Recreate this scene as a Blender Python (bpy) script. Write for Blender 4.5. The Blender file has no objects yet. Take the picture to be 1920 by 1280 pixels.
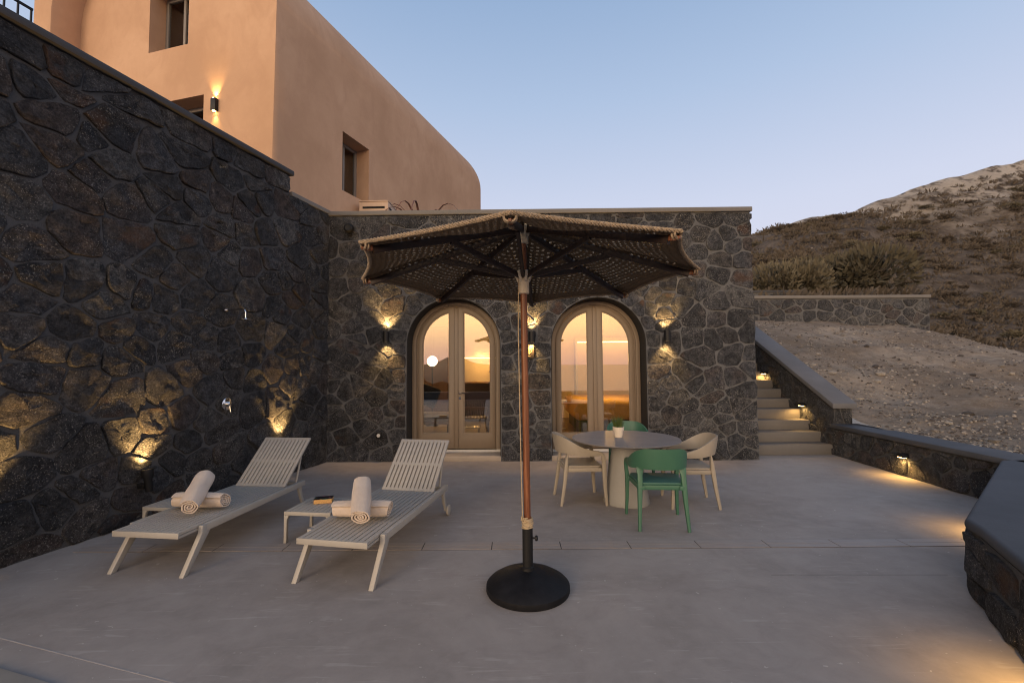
import bpy, bmesh, math, random
import numpy as np
from mathutils import Vector, Matrix
from mathutils import noise as mn
R = math.radians
SC = bpy.context.scene
COL = SC.collection

# ------------------------------------------------------------------ camera
cam = bpy.data.cameras.new('camera'); cam.lens = 16.0; cam.sensor_width = 36.0
cam.clip_start = 0.05; cam.clip_end = 60000
co = bpy.data.objects.new('camera', cam); COL.objects.link(co); SC.camera = co
PITCH = math.atan(42 / 853.33); ROLL = R(0.42)
fw = Vector((0, math.cos(PITCH), math.sin(PITCH))); rt = Vector((1, 0, 0)); up = rt.cross(fw)
r2 = rt * math.cos(ROLL) - up * math.sin(ROLL); u2 = rt * math.sin(ROLL) + up * math.cos(ROLL)
m = Matrix((r2, u2, -fw)).transposed().to_4x4(); m.translation = (0, 0, 1.65); co.matrix_world = m

# ------------------------------------------------------------------ sky (dusk, sunset glow over the sea behind the camera)
SUN_AZ = Vector((-0.50, -0.866, 0)).normalized(); SUN_EL = R(2.5)
w = bpy.data.worlds.new('World'); SC.world = w; w.use_nodes = True
nt = w.node_tree; N = nt.nodes; L = nt.links
bg = N['Background']; bg.inputs[1].default_value = 1.0
sky = N.new('ShaderNodeTexSky'); sky.sky_type = 'NISHITA'; sky.sun_disc = False
sky.sun_elevation = SUN_EL; sky.sun_rotation = math.atan2(SUN_AZ.x, SUN_AZ.y); sky.ozone_density = 2.0; sky.dust_density = 0.6
def wn(t, **k):
    n = N.new(t)
    for a, b in k.items(): setattr(n, a, b)
    return n
tc = wn('ShaderNodeTexCoord'); sx = wn('ShaderNodeSeparateXYZ'); L.new(tc.outputs['Generated'], sx.inputs[0])
def ramp(nodes, stops):
    r = nodes.new('ShaderNodeValToRGB'); e = r.color_ramp.elements
    while len(e) < len(stops): e.new(0.5)
    for q, (p, c) in zip(e, stops): q.position = p; q.color = (*c, 1)
    return r
# away from the sunset: lavender belt to blue
rA = ramp(N, [(0.0, (.62, .585, .68)), (.16, (.665, .655, .775)), (.30, (.595, .63, .78)), (.50, (.405, .510, .700)), (.66, (.275, .395, .600)), (1.0, (.18, .26, .42))])
# towards the sunset: rose haze at the horizon, amber above it, fading to blue
rB = ramp(N, [(0.0, (1.25, .84, .78)), (.035, (2.0, 1.2, .82)), (.09, (3.6, 2.2, 1.05)), (.17, (3.9, 2.65, 1.35)), (.30, (2.2, 1.75, 1.25)), (.5, (.85, .82, .88)), (.75, (.30, .40, .60)), (1.0, (.17, .26, .45))])
L.new(sx.outputs['Z'], rA.inputs[0]); L.new(sx.outputs['Z'], rB.inputs[0])
dt = wn('ShaderNodeVectorMath', operation='DOT_PRODUCT'); L.new(tc.outputs['Generated'], dt.inputs[0]); dt.inputs[1].default_value = tuple(SUN_AZ)
mr = wn('ShaderNodeMapRange', interpolation_type='SMOOTHSTEP'); L.new(dt.outputs['Value'], mr.inputs[0])
mr.inputs[1].default_value = -0.35; mr.inputs[2].default_value = 0.95
mx = wn('ShaderNodeMix', data_type='RGBA'); L.new(mr.outputs[0], mx.inputs[0]); L.new(rA.outputs[0], mx.inputs[6]); L.new(rB.outputs[0], mx.inputs[7])
sc1 = wn('ShaderNodeVectorMath', operation='SCALE'); L.new(mx.outputs[2], sc1.inputs[0]); sc1.inputs['Scale'].default_value = 0.78
sc2 = wn('ShaderNodeVectorMath', operation='SCALE'); L.new(sky.outputs[0], sc2.inputs[0]); sc2.inputs['Scale'].default_value = 0.02
ad = wn('ShaderNodeVectorMath', operation='ADD'); L.new(sc1.outputs[0], ad.inputs[0]); L.new(sc2.outputs[0], ad.inputs[1])
L.new(ad.outputs[0], bg.inputs[0])

# ------------------------------------------------------------------ last glow of the sun
sl = bpy.data.lights.new('sun', 'SUN'); sl.energy = 0.80; sl.angle = R(24); sl.color = (1.0, .77, .55)
so = bpy.data.objects.new('sun', sl); COL.objects.link(so)
so.rotation_euler = (SUN_AZ * math.cos(R(11)) + Vector((0, 0, math.sin(R(11))))).to_track_quat('Z', 'Y').to_euler(); so.location = (-10, -18, 8)

vs = SC.view_settings; vs.view_transform = 'Standard'; vs.look = 'None'; vs.exposure = 0.42; vs.gamma = 1.0; vs.use_curve_mapping = False
cy = SC.cycles; cy.use_denoising = True; cy.use_adaptive_sampling = False; cy.denoising_prefilter = 'ACCURATE'; cy.denoising_input_passes = 'RGB_ALBEDO_NORMAL'; cy.max_bounces = 8; cy.diffuse_bounces = 3; cy.glossy_bounces = 3; cy.transparent_max_bounces = 16
cy.filter_width = 1.1; cy.sample_clamp_indirect = 4.0; cy.caustics_reflective = False; cy.caustics_refractive = False

# ================================================================== helpers
MAT = {}
class NT:
    def __init__(s, name):
        s.m = bpy.data.materials.new(name); s.m.use_nodes = True; s.t = s.m.node_tree; s.b = s.t.nodes['Principled BSDF']; s.out = s.t.nodes['Material Output']
        MAT[name] = s.m; s._tc = None
    def n(s, t, ins=None, **k):
        x = s.t.nodes.new(t)
        for a, b in k.items(): setattr(x, a, b)
        for a, b in (ins or {}).items():
            if hasattr(b, 'is_output') or isinstance(b, bpy.types.NodeSocket): s.t.links.new(b, x.inputs[a])
            else: x.inputs[a].default_value = b
        return x
    def link(s, a, b): s.t.links.new(a, b)
    @property
    def obj(s):
        if not s._tc: s._tc = s.n('ShaderNodeTexCoord')
        return s._tc.outputs['Object']
    def pos(s): return s.n('ShaderNodeNewGeometry').outputs['Position']
    def noise(s, scale, detail=5, rough=.6, vec=None, dist=0):
        return s.n('ShaderNodeTexNoise', {'Vector': vec or s.obj, 'Scale': scale, 'Detail': detail, 'Roughness': rough, 'Distortion': dist}).outputs['Fac']
    def ramp(s, fac, stops, interp='LINEAR'):
        r = ramp(s.t.nodes, stops); r.color_ramp.interpolation = interp; s.link(fac, r.inputs[0]); return r.outputs[0]
    def mix(s, f, a, b, mode='MIX'):
        x = s.n('ShaderNodeMix', data_type='RGBA', blend_type=mode)
        for i, v in ((0, f), (6, a), (7, b)):
            if isinstance(v, bpy.types.NodeSocket): s.link(v, x.inputs[i])
            else: x.inputs[i].default_value = v if i == 0 else ((*v, 1) if len(v) == 3 else v)
        return x.outputs[2]
    def math(s, op, a, b=0, c=None):
        x = s.n('ShaderNodeMath', operation=op)
        for i, v in enumerate((a, b) if c is None else (a, b, c)):
            if isinstance(v, bpy.types.NodeSocket): s.link(v, x.inputs[i])
            else: x.inputs[i].default_value = v
        return x.outputs[0]
    def maprange(s, v, a, b, c=0, d=1):
        return s.n('ShaderNodeMapRange', {0: v, 1: a, 2: b, 3: c, 4: d}).outputs[0]
    def bump(s, h, strength, dist, prev=None):
        b = s.n('ShaderNodeBump', {'Height': h, 'Strength': strength, 'Distance': dist})
        if prev: s.link(prev, b.inputs['Normal'])
        s.link(b.outputs[0], s.b.inputs['Normal']); return b.outputs[0]
    def base(s, c):
        if isinstance(c, bpy.types.NodeSocket): s.link(c, s.b.inputs['Base Color'])
        else: s.b.inputs['Base Color'].default_value = (*c, 1)
    def set(s, **k):
        for a, b in k.items():
            i = s.b.inputs[a.replace('_', ' ')]
            if isinstance(b, bpy.types.NodeSocket): s.link(b, i)
            else: i.default_value = b

def simple(name, col, rough=.6, var=.12, scale=6, bump=.0, bscale=60, bdist=.002, metal=0, spec=.5):
    t = NT(name)
    n = t.noise(scale, 6, .65)
    lo = tuple(c * (1 - var) for c in col); hi = tuple(min(1, c * (1 + var)) for c in col)
    t.base(t.ramp(n, [(.3, lo), (.7, hi)]))
    t.set(Roughness=t.maprange(n, .2, .8, max(0, rough - .07), min(1, rough + .07)), Metallic=metal, Specular_IOR_Level=spec)
    if bump: t.bump(t.noise(bscale, 4, .6), bump, bdist)
    return t

def emit(name, col, strength):
    t = NT(name); t.base((.9, .85, .7)); t.set(Emission_Color=(*col, 1), Emission_Strength=strength); return t

def link(name, me, mat=None, parent=None):
    o = bpy.data.objects.new(name, me); COL.objects.link(o)
    if mat: me.materials.append(MAT[mat])
    if parent: o.parent = parent
    return o
def meta(o, label=None, cat=None, group=None, kind=None):
    if label: o['label'] = label
    if cat: o['category'] = cat
    if group: o['group'] = group
    if kind: o['kind'] = kind
    return o
def thing(name, label, cat, loc=(0, 0, 0), rz=0, group=None):
    o = bpy.data.objects.new(name, None); COL.objects.link(o); o.empty_display_size = .1
    o.location = loc; o.rotation_euler = (0, 0, rz); return meta(o, label, cat, group)
def copy_tree(o, parent=None):
    c = o.copy(); COL.objects.link(c); c.parent = parent
    for ch in list(o.children): copy_tree(ch, c)
    return c

class MB:
    """collects verts and faces of one mesh"""
    def __init__(s): s.v = []; s.f = []; s.uv = None
    def add(s, vs, fs):
        k = len(s.v); s.v += [tuple(map(float, p)) for p in vs]; s.f += [tuple(i + k for i in f) for f in fs]; return s
    def box(s, x0, x1, y0, y1, z0, z1, M=None):
        vs = [(x, y, z) for z in (z0, z1) for y in (y0, y1) for x in (x0, x1)]
        if M is not None: vs = [M @ Vector(p) for p in vs]
        return s.add(vs, [(0, 2, 3, 1), (4, 5, 7, 6), (0, 1, 5, 4), (2, 6, 7, 3), (0, 4, 6, 2), (1, 3, 7, 5)])
    def lathe(s, prof, n=24, M=None, caps=True):
        vs = []; fs = []
        for r, z in prof:
            for i in range(n):
                a = 2 * math.pi * i / n; p = Vector((r * math.cos(a), r * math.sin(a), z)); vs.append(M @ p if M is not None else p)
        for j in range(len(prof) - 1):
            for i in range(n):
                k = (i + 1) % n; fs.append((j * n + i, j * n + k, (j + 1) * n + k, (j + 1) * n + i))
        if caps: fs.append(tuple(range(n))[::-1]); fs.append(tuple((len(prof) - 1) * n + i for i in range(n)))
        return s.add(vs, fs)
    def tube(s, pts, rad, n=10, ell=None, up=(0, 0, 1), closed=False):
        """sweep; rad = number, list, or list of (w,h)"""
        pts = [Vector(p) for p in pts]; K = len(pts)
        if not isinstance(rad, (list, tuple)): rad = [rad] * K
        vs = []; fs = []; prevS = None
        for i, p in enumerate(pts):
            a = pts[(i - 1) % K] if (i > 0 or closed) else p; b = pts[(i + 1) % K] if (i < K - 1 or closed) else p
            t = (b - a).normalized()
            if prevS is None:
                u = Vector(up)
                if abs(t.dot(u)) > .95: u = Vector((0, 1, 0)) if abs(t.y) < .9 else Vector((1, 0, 0))
                S = t.cross(u).normalized()
            else: S = (prevS - t * prevS.dot(t)).normalized()
            prevS = S; U = S.cross(t)
            rr = rad[i]; ra, rb = rr if isinstance(rr, (list, tuple)) else (rr, rr)
            for j in range(n):
                c = 2 * math.pi * (j + .5) / n; ca, sa = math.cos(c), math.sin(c)
                if ell: # superellipse for squarish sections
                    ca = math.copysign(abs(ca) ** ell, ca); sa = math.copysign(abs(sa) ** ell, sa)
                vs.append(p + S * ra * ca + U * rb * sa)
        for i in range(K if closed else K - 1):
            q = (i + 1) % K
            for j in range(n):
                k = (j + 1) % n; fs.append((i * n + j, i * n + k, q * n + k, q * n + j))
        if not closed: fs.append(tuple(range(n))[::-1]); fs.append(tuple((K - 1) * n + j for j in range(n)))
        return s.add(vs, fs)
    def prism(s, poly, y0, y1, M=None):
        """poly in (x,z), extruded along y"""
        n = len(poly); vs = [Vector((x, y0, z)) for x, z in poly] + [Vector((x, y1, z)) for x, z in poly]
        if M is not None: vs = [M @ p for p in vs]
        fs = [tuple(range(n)), tuple(range(2 * n - 1, n - 1, -1))] + [(i, i + n, (i + 1) % n + n, (i + 1) % n) for i in range(n)]
        return s.add(vs, fs)
    def slab(s, poly, z0, z1):
        """poly in (x,y), extruded along z"""
        n = len(poly); vs = [(x, y, z0) for x, y in poly] + [(x, y, z1) for x, y in poly]
        fs = [tuple(range(n))[::-1], tuple(range(n, 2 * n))] + [(i, (i + 1) % n, (i + 1) % n + n, i + n) for i in range(n)]
        return s.add(vs, fs)
    def strip(s, A, B, y0, y1):
        """closed band between loops A and B (same count) in (x,z), thick in y"""
        n = len(A); vs = [(x, y0, z) for x, z in A] + [(x, y0, z) for x, z in B] + [(x, y1, z) for x, z in A] + [(x, y1, z) for x, z in B]
        fs = []
        for i in range(n):
            k = (i + 1) % n
            fs += [(i, k, n + k, n + i), (2 * n + i, 3 * n + i, 3 * n + k, 2 * n + k), (i, 2 * n + i, 2 * n + k, k), (n + i, n + k, 3 * n + k, 3 * n + i)]
        return s.add(vs, fs)
    def mesh(s, name, smooth=False, bevel=0, seg=2, angle=30):
        me = bpy.data.meshes.new(name); me.from_pydata(s.v, [], s.f); me.update()
        bm = bmesh.new(); bm.from_mesh(me)
        bmesh.ops.recalc_face_normals(bm, faces=bm.faces)
        if bevel:
            es = [e for e in bm.edges if len(e.link_faces) == 2 and e.calc_face_angle(0) > R(angle)]
            bmesh.ops.bevel(bm, geom=es, offset=bevel, segments=seg, profile=.5, affect='EDGES', clamp_overlap=True)
        bm.to_mesh(me); bm.free()
        if smooth or bevel:
            me.shade_smooth()
            me.set_sharp_from_angle(angle=R(40))
        return me
    def build(s, name, mat, parent=None, **k): return link(name, s.mesh(name, **k), mat, parent)

def arcpts(R_, spring, z0, n=28, cx=0):
    """arch outline open path from (−R,z0) up, over and down to (R,z0)"""
    return [(cx - R_, z0)] + [(cx + R_ * math.cos(a), spring + R_ * math.sin(a)) for a in [math.pi * (1 - i / n) for i in range(n + 1)]] + [(cx + R_, z0)]

# ================================================================== materials
def stone_mat(name, tones, speck=.5, warm=.25):
    t = NT(name)
    oi = t.n('ShaderNodeObjectInfo').outputs['Random']
    big = t.noise(2.2, 2, .5, vec=t.pos())
    f = t.math('FRACT', t.math('ADD', oi, t.math('MULTIPLY', big, .35)))
    k = len(tones)
    c = t.ramp(f, [((i + .5) / k, q) for i, q in enumerate(tones)])
    n1 = t.noise(11, 9, .72); n2 = t.noise(48, 7, .75)
    c = t.mix(t.maprange(n1, .40, .62), t.mix(1.0, c, (.60, .60, .62), 'MULTIPLY'), t.mix(1.0, c, (1.7, 1.64, 1.58), 'MULTIPLY'))
    c = t.mix(t.maprange(n2, .41, .60), t.mix(1.0, c, (.62, .62, .63), 'MULTIPLY'), t.mix(1.0, c, (1.55, 1.52, 1.48), 'MULTIPLY'))
    rust = t.math('MULTIPLY', t.math('MULTIPLY', t.maprange(t.noise(3.1, 5, .6), .52, .64), t.maprange(t.math('FRACT', t.math('MULTIPLY', oi, 7.3)), .82, .90)), warm)
    c = t.mix(rust, c, (.13, .060, .028))
    pits = t.maprange(t.noise(75, 3, .7), .38, .47)          # vesicles of the lava stone
    c = t.mix(t.math('MULTIPLY', t.math('SUBTRACT', 1, pits), .35), c, (.012, .011, .011))
    sp = t.math('MULTIPLY', t.maprange(t.noise(62, 2, .8), .60, .64), t.maprange(t.noise(2.0, 3, .5, vec=t.pos()), .42, .58))
    c = t.mix(t.math('MULTIPLY', sp, speck), c, (.42, .40, .37))
    lich = t.math('MULTIPLY', t.maprange(t.noise(5.5, 5, .75, dist=.6), .655, .70), t.maprange(t.noise(34, 3, .7), .42, .52))
    c = t.mix(t.math('MULTIPLY', lich, .75), c, (.33, .30, .25))
    t.base(c); t.set(Roughness=.82, Specular_IOR_Level=.35)
    b0 = t.bump(t.noise(4.5, 6, .6, dist=.5), .8, .09); b1 = t.bump(n1, 1.0, .075, b0); b2 = t.bump(n2, 1.0, .026, b1); t.bump(pits, .6, .008, b2)
    return t
stone_mat('basalt', [(0.0418, 0.045, 0.0514), (0.0665, 0.07, 0.0781), (0.0285, 0.031, 0.0364), (0.0836, 0.085, 0.0899), (0.0494, 0.05, 0.0535), (0.0741, 0.08, 0.092), (0.0665, 0.058, 0.0578), (0.0342, 0.037, 0.0428), (0.1026, 0.106, 0.1113), (0.057, 0.061, 0.0696)], speck=.75, warm=.5)
stone_mat('basalt_shaded', [(0.0342, 0.037, 0.0428), (0.0532, 0.056, 0.0621), (0.0256, 0.028, 0.0342), (0.0627, 0.064, 0.0685), (0.0399, 0.041, 0.0449), (0.057, 0.062, 0.0728), (0.0551, 0.046, 0.0449), (0.076, 0.079, 0.0835)], speck=.6, warm=.5)  # same basalt with shade put into its tones, for less lit walls
def mortar(name, c0):
    t = NT(name); n = t.noise(14, 6, .65); n2 = t.noise(120, 4, .7)
    t.base(t.mix(t.maprange(n2, .42, .62), t.ramp(n, [(.3, tuple(c * .72 for c in c0)), (.7, tuple(c * 1.15 for c in c0))]), tuple(c * 1.3 for c in c0)))
    t.set(Roughness=.93, Specular_IOR_Level=.2); b = t.bump(n, .5, .02); t.bump(n2, .6, .004, b)
mortar('mortar', (.106, .106, .109)); mortar('mortar_dark', (.066, .066, .069))  # second mortar darkened likewise for the less lit walls
def cement(name, c0, rough=.75, streak=.12):
    t = NT(name); n = t.noise(1.6, 6, .6, vec=t.pos()); n2 = t.noise(26, 6, .7, vec=t.pos())
    c = t.ramp(n, [(.28, tuple(c * (1 - streak) for c in c0)), (.72, tuple(c * (1 + streak) for c in c0))])
    c = t.mix(t.math('MULTIPLY', t.maprange(n2, .55, .8), .35), c, tuple(min(1, c * 1.35) for c in c0))
    t.base(c); t.set(Roughness=rough, Specular_IOR_Level=.35); b = t.bump(n2, .35, .004); t.bump(t.noise(200, 3, .7, vec=t.pos()), .35, .0012, b)
cement('coping_dark', (.058, .058, .062)); cement('coping_grey', (.17, .16, .15)); cement('coping_slate', (.115, .115, .122), .7, .18); cement('coping_dark_slate', (.062, .064, .072), .65, .22)  # last one is a darker slate for the low wall and platform tops
cement('step_cement', (.150, .138, .127)); cement('reveal_dark', (.022, .020, .019), .8)

def floor_mat():
    t = NT('floor_cement'); P = t.pos()
    st = t.n('ShaderNodeMapping', {'Vector': P, 'Scale': (1, 1.25, 1), 'Rotation': (0, 0, .4)}).outputs[0]
    a = t.noise(.8, 7, .66, vec=st, dist=.6); b = t.noise(5.5, 7, .7, vec=P); d = t.noise(32, 5, .7, vec=P)
    c = t.ramp(a, [(.36, (.288, .252, .224)), (.5, (.330, .290, .260)), (.64, (.370, .328, .296))])
    c = t.mix(t.maprange(b, .42, .64, 0, .5), c, (.400, .348, .312))
    # trowel scratches and pale scuffs
    rot = t.n('ShaderNodeMapping', {'Vector': P, 'Rotation': (0, 0, .6), 'Scale': (.9, 9, 1)}).outputs[0]
    s1 = t.maprange(t.noise(1.6, 3, .6, vec=rot, dist=1.2), .615, .645)
    rot2 = t.n('ShaderNodeMapping', {'Vector': P, 'Rotation': (0, 0, -.5), 'Scale': (1.1, 12, 1), 'Location': (4, 2, 0)}).outputs[0]
    s2 = t.maprange(t.noise(1.3, 3, .6, vec=rot2, dist=1.0), .625, .65)
    sc = t.math('MULTIPLY', t.math('MAXIMUM', s1, s2), t.maprange(t.noise(2.6, 3, .6, vec=P), .48, .60))
    c = t.mix(t.math('MULTIPLY', sc, .22), c, (.60, .54, .49))
    dot = t.maprange(t.noise(15, 2, .9, vec=P), .70, .72)
    c = t.mix(t.math('MULTIPLY', dot, .55), c, (.62, .56, .50))
    dk = t.maprange(t.noise(2.1, 5, .7, vec=st, dist=1.5), .50, .66)
    c = t.mix(t.math('MULTIPLY', dk, .26), c, (.245, .205, .185))
    t.base(c); t.set(Roughness=t.maprange(b, .35, .65, .70, .84), Specular_IOR_Level=.16)
    x = t.bump(a, .12, .01); t.bump(d, .25, .0015, x)
floor_mat()

def plaster():
    t = NT('peach_plaster'); P = t.pos(); a = t.noise(.55, 6, .62, vec=P); b = t.noise(2.2, 7, .7, vec=t.n('ShaderNodeMapping', {'Vector': P, 'Scale': (1, 1, .55)}).outputs[0], dist=.8); d = t.noise(45, 4, .6, vec=P)
    c = t.ramp(a, [(.34, (.50, .315, .200)), (.5, (.565, .362, .234)), (.66, (.615, .405, .268))])
    c = t.mix(t.maprange(b, .47, .66, 0, .45), c, (.475, .292, .188))
    t.base(c); t.set(Roughness=.92, Specular_IOR_Level=.2); x = t.bump(b, .25, .012); t.bump(d, .25, .0015, x)
plaster()
simple('door_paint', (.215, .160, .110), .45, .05, 8, .1, 90, .0006)
simple('white_metal', (.62, .60, .57), .4, .06, 10)
simple('lounger_paint', (.375, .350, .315), .5, .05, 9, .12, 180, .0005)
simple('side_table_paint', (.38, .355, .315), .5, .05, 9, .12, 180, .0005)
simple('black_metal', (.010, .010, .011), .5, .2, 20, .1, 120, .0006, spec=.3)
simple('black_base', (.009, .009, .011), .6, .45, 9, .35, 70, .003, spec=.22)
simple('chrome', (.70, .70, .72), .08, .03, 8, metal=1)
simple('steel', (.55, .54, .52), .25, .05, 10, metal=1)
simple('dark_wood', (.022, .011, .008), .55, .4, 18, .2, 90, .001)
simple('hub_plastic', (.56, .49, .38), .45, .06, 10)
simple('rope', (.42, .32, .20), .9, .25, 60, .6, 260, .002)
simple('chair_green', (.045, .135, .088), .48, .05, 10, .08, 300, .0004)
simple('chair_beige', (.325, .283, .228), .5, .05, 10, .08, 300, .0004)
simple('chair_seat_green', (.045, .130, .100), .5, .05, 10, .08, 300, .0004)
simple('table_base', (.30, .292, .275), .6, .05, 8, .08, 200, .0004)
simple('pot_cream', (.70, .62, .52), .55, .04, 12)
simple('far_land', (.022, .019, .018), .95, .3, .01)  # headland colour darkened so its reflection does not veil the lit room
simple('soil', (.03, .022, .016), .95, .3, 60, .5, 80, .005)
simple('blade_green', (.090, .130, .030), .6, .45, 25)
simple('agave_red', (.16, .075, .055), .6, .25, 15)
simple('ochre_cloth', (.62, .40, .12), .85, .12, 6, .4, 40, .006)
simple('olive_cloth', (.12, .12, .05), .9, .15, 8)
simple('navy_cloth', (.012, .022, .045), .9, .2, 12)
simple('rug_cloth', (.30, .26, .22), .95, .15, 20, .4, 60, .004)
simple('sofa_wood', (.30, .19, .11), .6, .2, 12)
simple('brown_panel', (.16, .085, .05), .5, .15, 6)
simple('counter_dark', (.05, .026, .02), .45, .2, 6)
simple('cream_wall', (.74, .62, .42), .9, .05, 2)
simple('room_floor', (.30, .24, .18), .6, .08, 3)
simple('ac_paint', (.56, .40, .28), .6, .05, 6)
simple('window_frame', (.22, .20, .18), .5, .06, 8)
simple('slot_shade', (.008, .007, .006), .9, .2, 5)
simple('plaque', (.050, .034, .020), .5, .1, 10)
simple('gold', (.80, .62, .25), .3, .05, 10, metal=.6)
simple('page_edge', (.60, .34, .12), .85, .2, 120, .3, 300, .001)
simple('drain_cement', (.345, .295, .262), .55, .10, 5, .15, 60, .001)
simple('joint_dark', (.045, .040, .038), .9, .2, 20)
simple('joint_pale', (.40, .36, .33), .9, .15, 20)
simple('threshold', (.40, .33, .26), .7, .08, 6, .1, 80, .001)
emit('globe_glow', (1.0, .80, .50), 9.0); emit('led_glow', (1.0, .66, .25), 4.0); emit('lamp_glow', (1.0, .62, .22), 22.0)
def wood():
    t = NT('pole_wood'); v = t.n('ShaderNodeMapping', {'Vector': t.obj, 'Scale': (30, 30, 1.6)}).outputs[0]
    a = t.noise(1.4, 7, .7, vec=v, dist=1.0)
    t.base(t.ramp(a, [(.34, (.085, .026, .011)), (.5, (.175, .058, .022)), (.66, (.265, .100, .040))])); t.set(Roughness=.42); t.bump(a, .2, .002)
wood()
def towel():
    t = NT('towel_cotton'); a = t.noise(7, 4, .6); b = t.noise(260, 3, .7)
    t.base(t.ramp(a, [(.3, (.60, .49, .40)), (.7, (.68, .57, .475))])); t.set(Roughness=.98, Specular_IOR_Level=.1, Sheen_Weight=.25)
    x = t.bump(t.noise(16, 4, .6, dist=1), .6, .012); t.bump(b, .7, .003, x)
towel()
def marble():
    t = NT('table_marble'); P = t.obj
    v = t.n('ShaderNodeMapping', {'Vector': P, 'Rotation': (0, 0, -.75), 'Scale': (1, 1, 1)}).outputs[0]
    wv = t.n('ShaderNodeTexWave', {'Vector': v, 'Scale': 1.15, 'Distortion': 3.2, 'Detail': 5, 'Detail Scale': 1.4, 'Detail Roughness': .6}, wave_type='BANDS').outputs['Fac']
    line = t.maprange(t.math('ABSOLUTE', t.math('SUBTRACT', wv, .5)), .0, .022, 1, 0)
    line = t.math('MULTIPLY', line, t.maprange(t.noise(2.2, 3, .6), .42, .58))
    t.base(t.mix(t.math('MULTIPLY', line, .7), t.ramp(t.noise(4, 6, .6), [(.3, (.195, .178, .172)), (.7, (.235, .215, .207))]), (.56, .50, .45))); t.set(Roughness=.52)
marble()
def crochet():
    t = NT('crochet'); uv = t.n('ShaderNodeUVMap').outputs[0]
    s = t.n('ShaderNodeSeparateXYZ', {0: uv})
    u, v = s.outputs['X'], s.outputs['Y']
    wob = t.math('MULTIPLY', t.math('SUBTRACT', t.noise(14, 3, .6), .5), .9)
    vv = t.math('ADD', v, wob); row = t.math('FLOOR', vv)
    uu = t.math('ADD', t.math('ADD', u, wob), t.math('MULTIPLY', t.math('MODULO', row, 2), .5))
    fu = t.math('SUBTRACT', t.math('FRACT', uu), .5); fv = t.math('SUBTRACT', t.math('FRACT', vv), .5)
    d = t.math('ADD', t.math('POWER', t.math('MULTIPLY', t.math('ABSOLUTE', fu), 1.45), 2), t.math('POWER', t.math('MULTIPLY', t.math('ABSOLUTE', fv), 1.9), 2))
    d = t.math('ADD', d, t.math('MULTIPLY', t.math('SUBTRACT', t.noise(42, 3, .7), .5), .55))
    hole = t.maprange(d, .12, .15, 1, 0)
    dens = t.n('ShaderNodeAttribute', attribute_name='openness').outputs['Fac']
    hole = t.math('MULTIPLY', hole, t.math('GREATER_THAN', dens, t.noise(7, 3, .6)))
    yarn = t.noise(130, 5, .7)
    t.base(t.ramp(yarn, [(.3, (.150, .104, .066)), (.7, (.290, .210, .138))])); t.set(Roughness=.95, Specular_IOR_Level=.15)
    x = t.bump(d, .9, .012); t.bump(yarn, .7, .004, x)
    tr = t.n('ShaderNodeBsdfTransparent'); tl = t.n('ShaderNodeBsdfTranslucent', {0: (.34, .25, .17, 1)}); m0 = t.n('ShaderNodeMixShader', {0: .22}); t.link(t.b.outputs[0], m0.inputs[1]); t.link(tl.outputs[0], m0.inputs[2])
    ms = t.n('ShaderNodeMixShader'); t.link(hole, ms.inputs[0]); t.link(m0.outputs[0], ms.inputs[1]); t.link(tr.outputs[0], ms.inputs[2]); t.link(ms.outputs[0], t.out.inputs[0])
crochet()
simple('crochet_trim', (.33, .25, .17), .95, .4, 40, .9, 110, .008)
def glass(name, refl, tint=(1, 1, 1)):
    t = NT(name); t.t.nodes.remove(t.b)
    tr = t.n('ShaderNodeBsdfTransparent', {0: (*tint, 1)}); gl = t.n('ShaderNodeBsdfGlossy', {'Roughness': .004, 'Color': (1, 1, 1, 1)})
    fr = t.n('ShaderNodeFresnel', {'IOR': 1.45}).outputs[0]
    ms = t.n('ShaderNodeMixShader'); t.link(t.math('MINIMUM', t.math('ADD', fr, refl), 1.0), ms.inputs[0]); t.link(tr.outputs[0], ms.inputs[1]); t.link(gl.outputs[0], ms.inputs[2]); t.link(ms.outputs[0], t.out.inputs[0])
glass('door_glass', .15, (.94, .92, .88)); glass('window_glass', .10, (.7, .7, .7))
def book_cover():
    t = NT('book_cover'); v = t.n('ShaderNodeTexVoronoi', {'Vector': t.obj, 'Scale': 28}).outputs['Color']
    s = t.n('ShaderNodeSeparateColor', {0: v})
    t.base(t.ramp(s.outputs[0], [(.0, (.008, .008, .012)), (.62, (.012, .012, .018)), (.68, (.06, .16, .11)), (.78, (.30, .05, .10)), (.88, (.34, .28, .12)), (.94, (.02, .02, .03))], 'CONSTANT')); t.set(Roughness=.3)
book_cover()
def dirt():
    t = NT('dirt'); P = t.pos(); a = t.noise(.55, 6, .6, vec=P); b = t.noise(4.5, 8, .72, vec=P); d = t.noise(30, 6, .75, vec=P)
    c = t.ramp(a, [(.36, (.190, .150, .113)), (.5, (.252, .203, .157)), (.64, (.320, .268, .213))])
    c = t.mix(t.maprange(b, .44, .62, 0, .6), c, (.135, .103, .077)); c = t.mix(t.maprange(d, .54, .66, 0, .6), c, (.33, .285, .235))
    t.base(c); t.set(Roughness=.97, Specular_IOR_Level=.1); x = t.bump(b, .7, .10); t.bump(d, .8, .025, x)
dirt()
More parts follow.
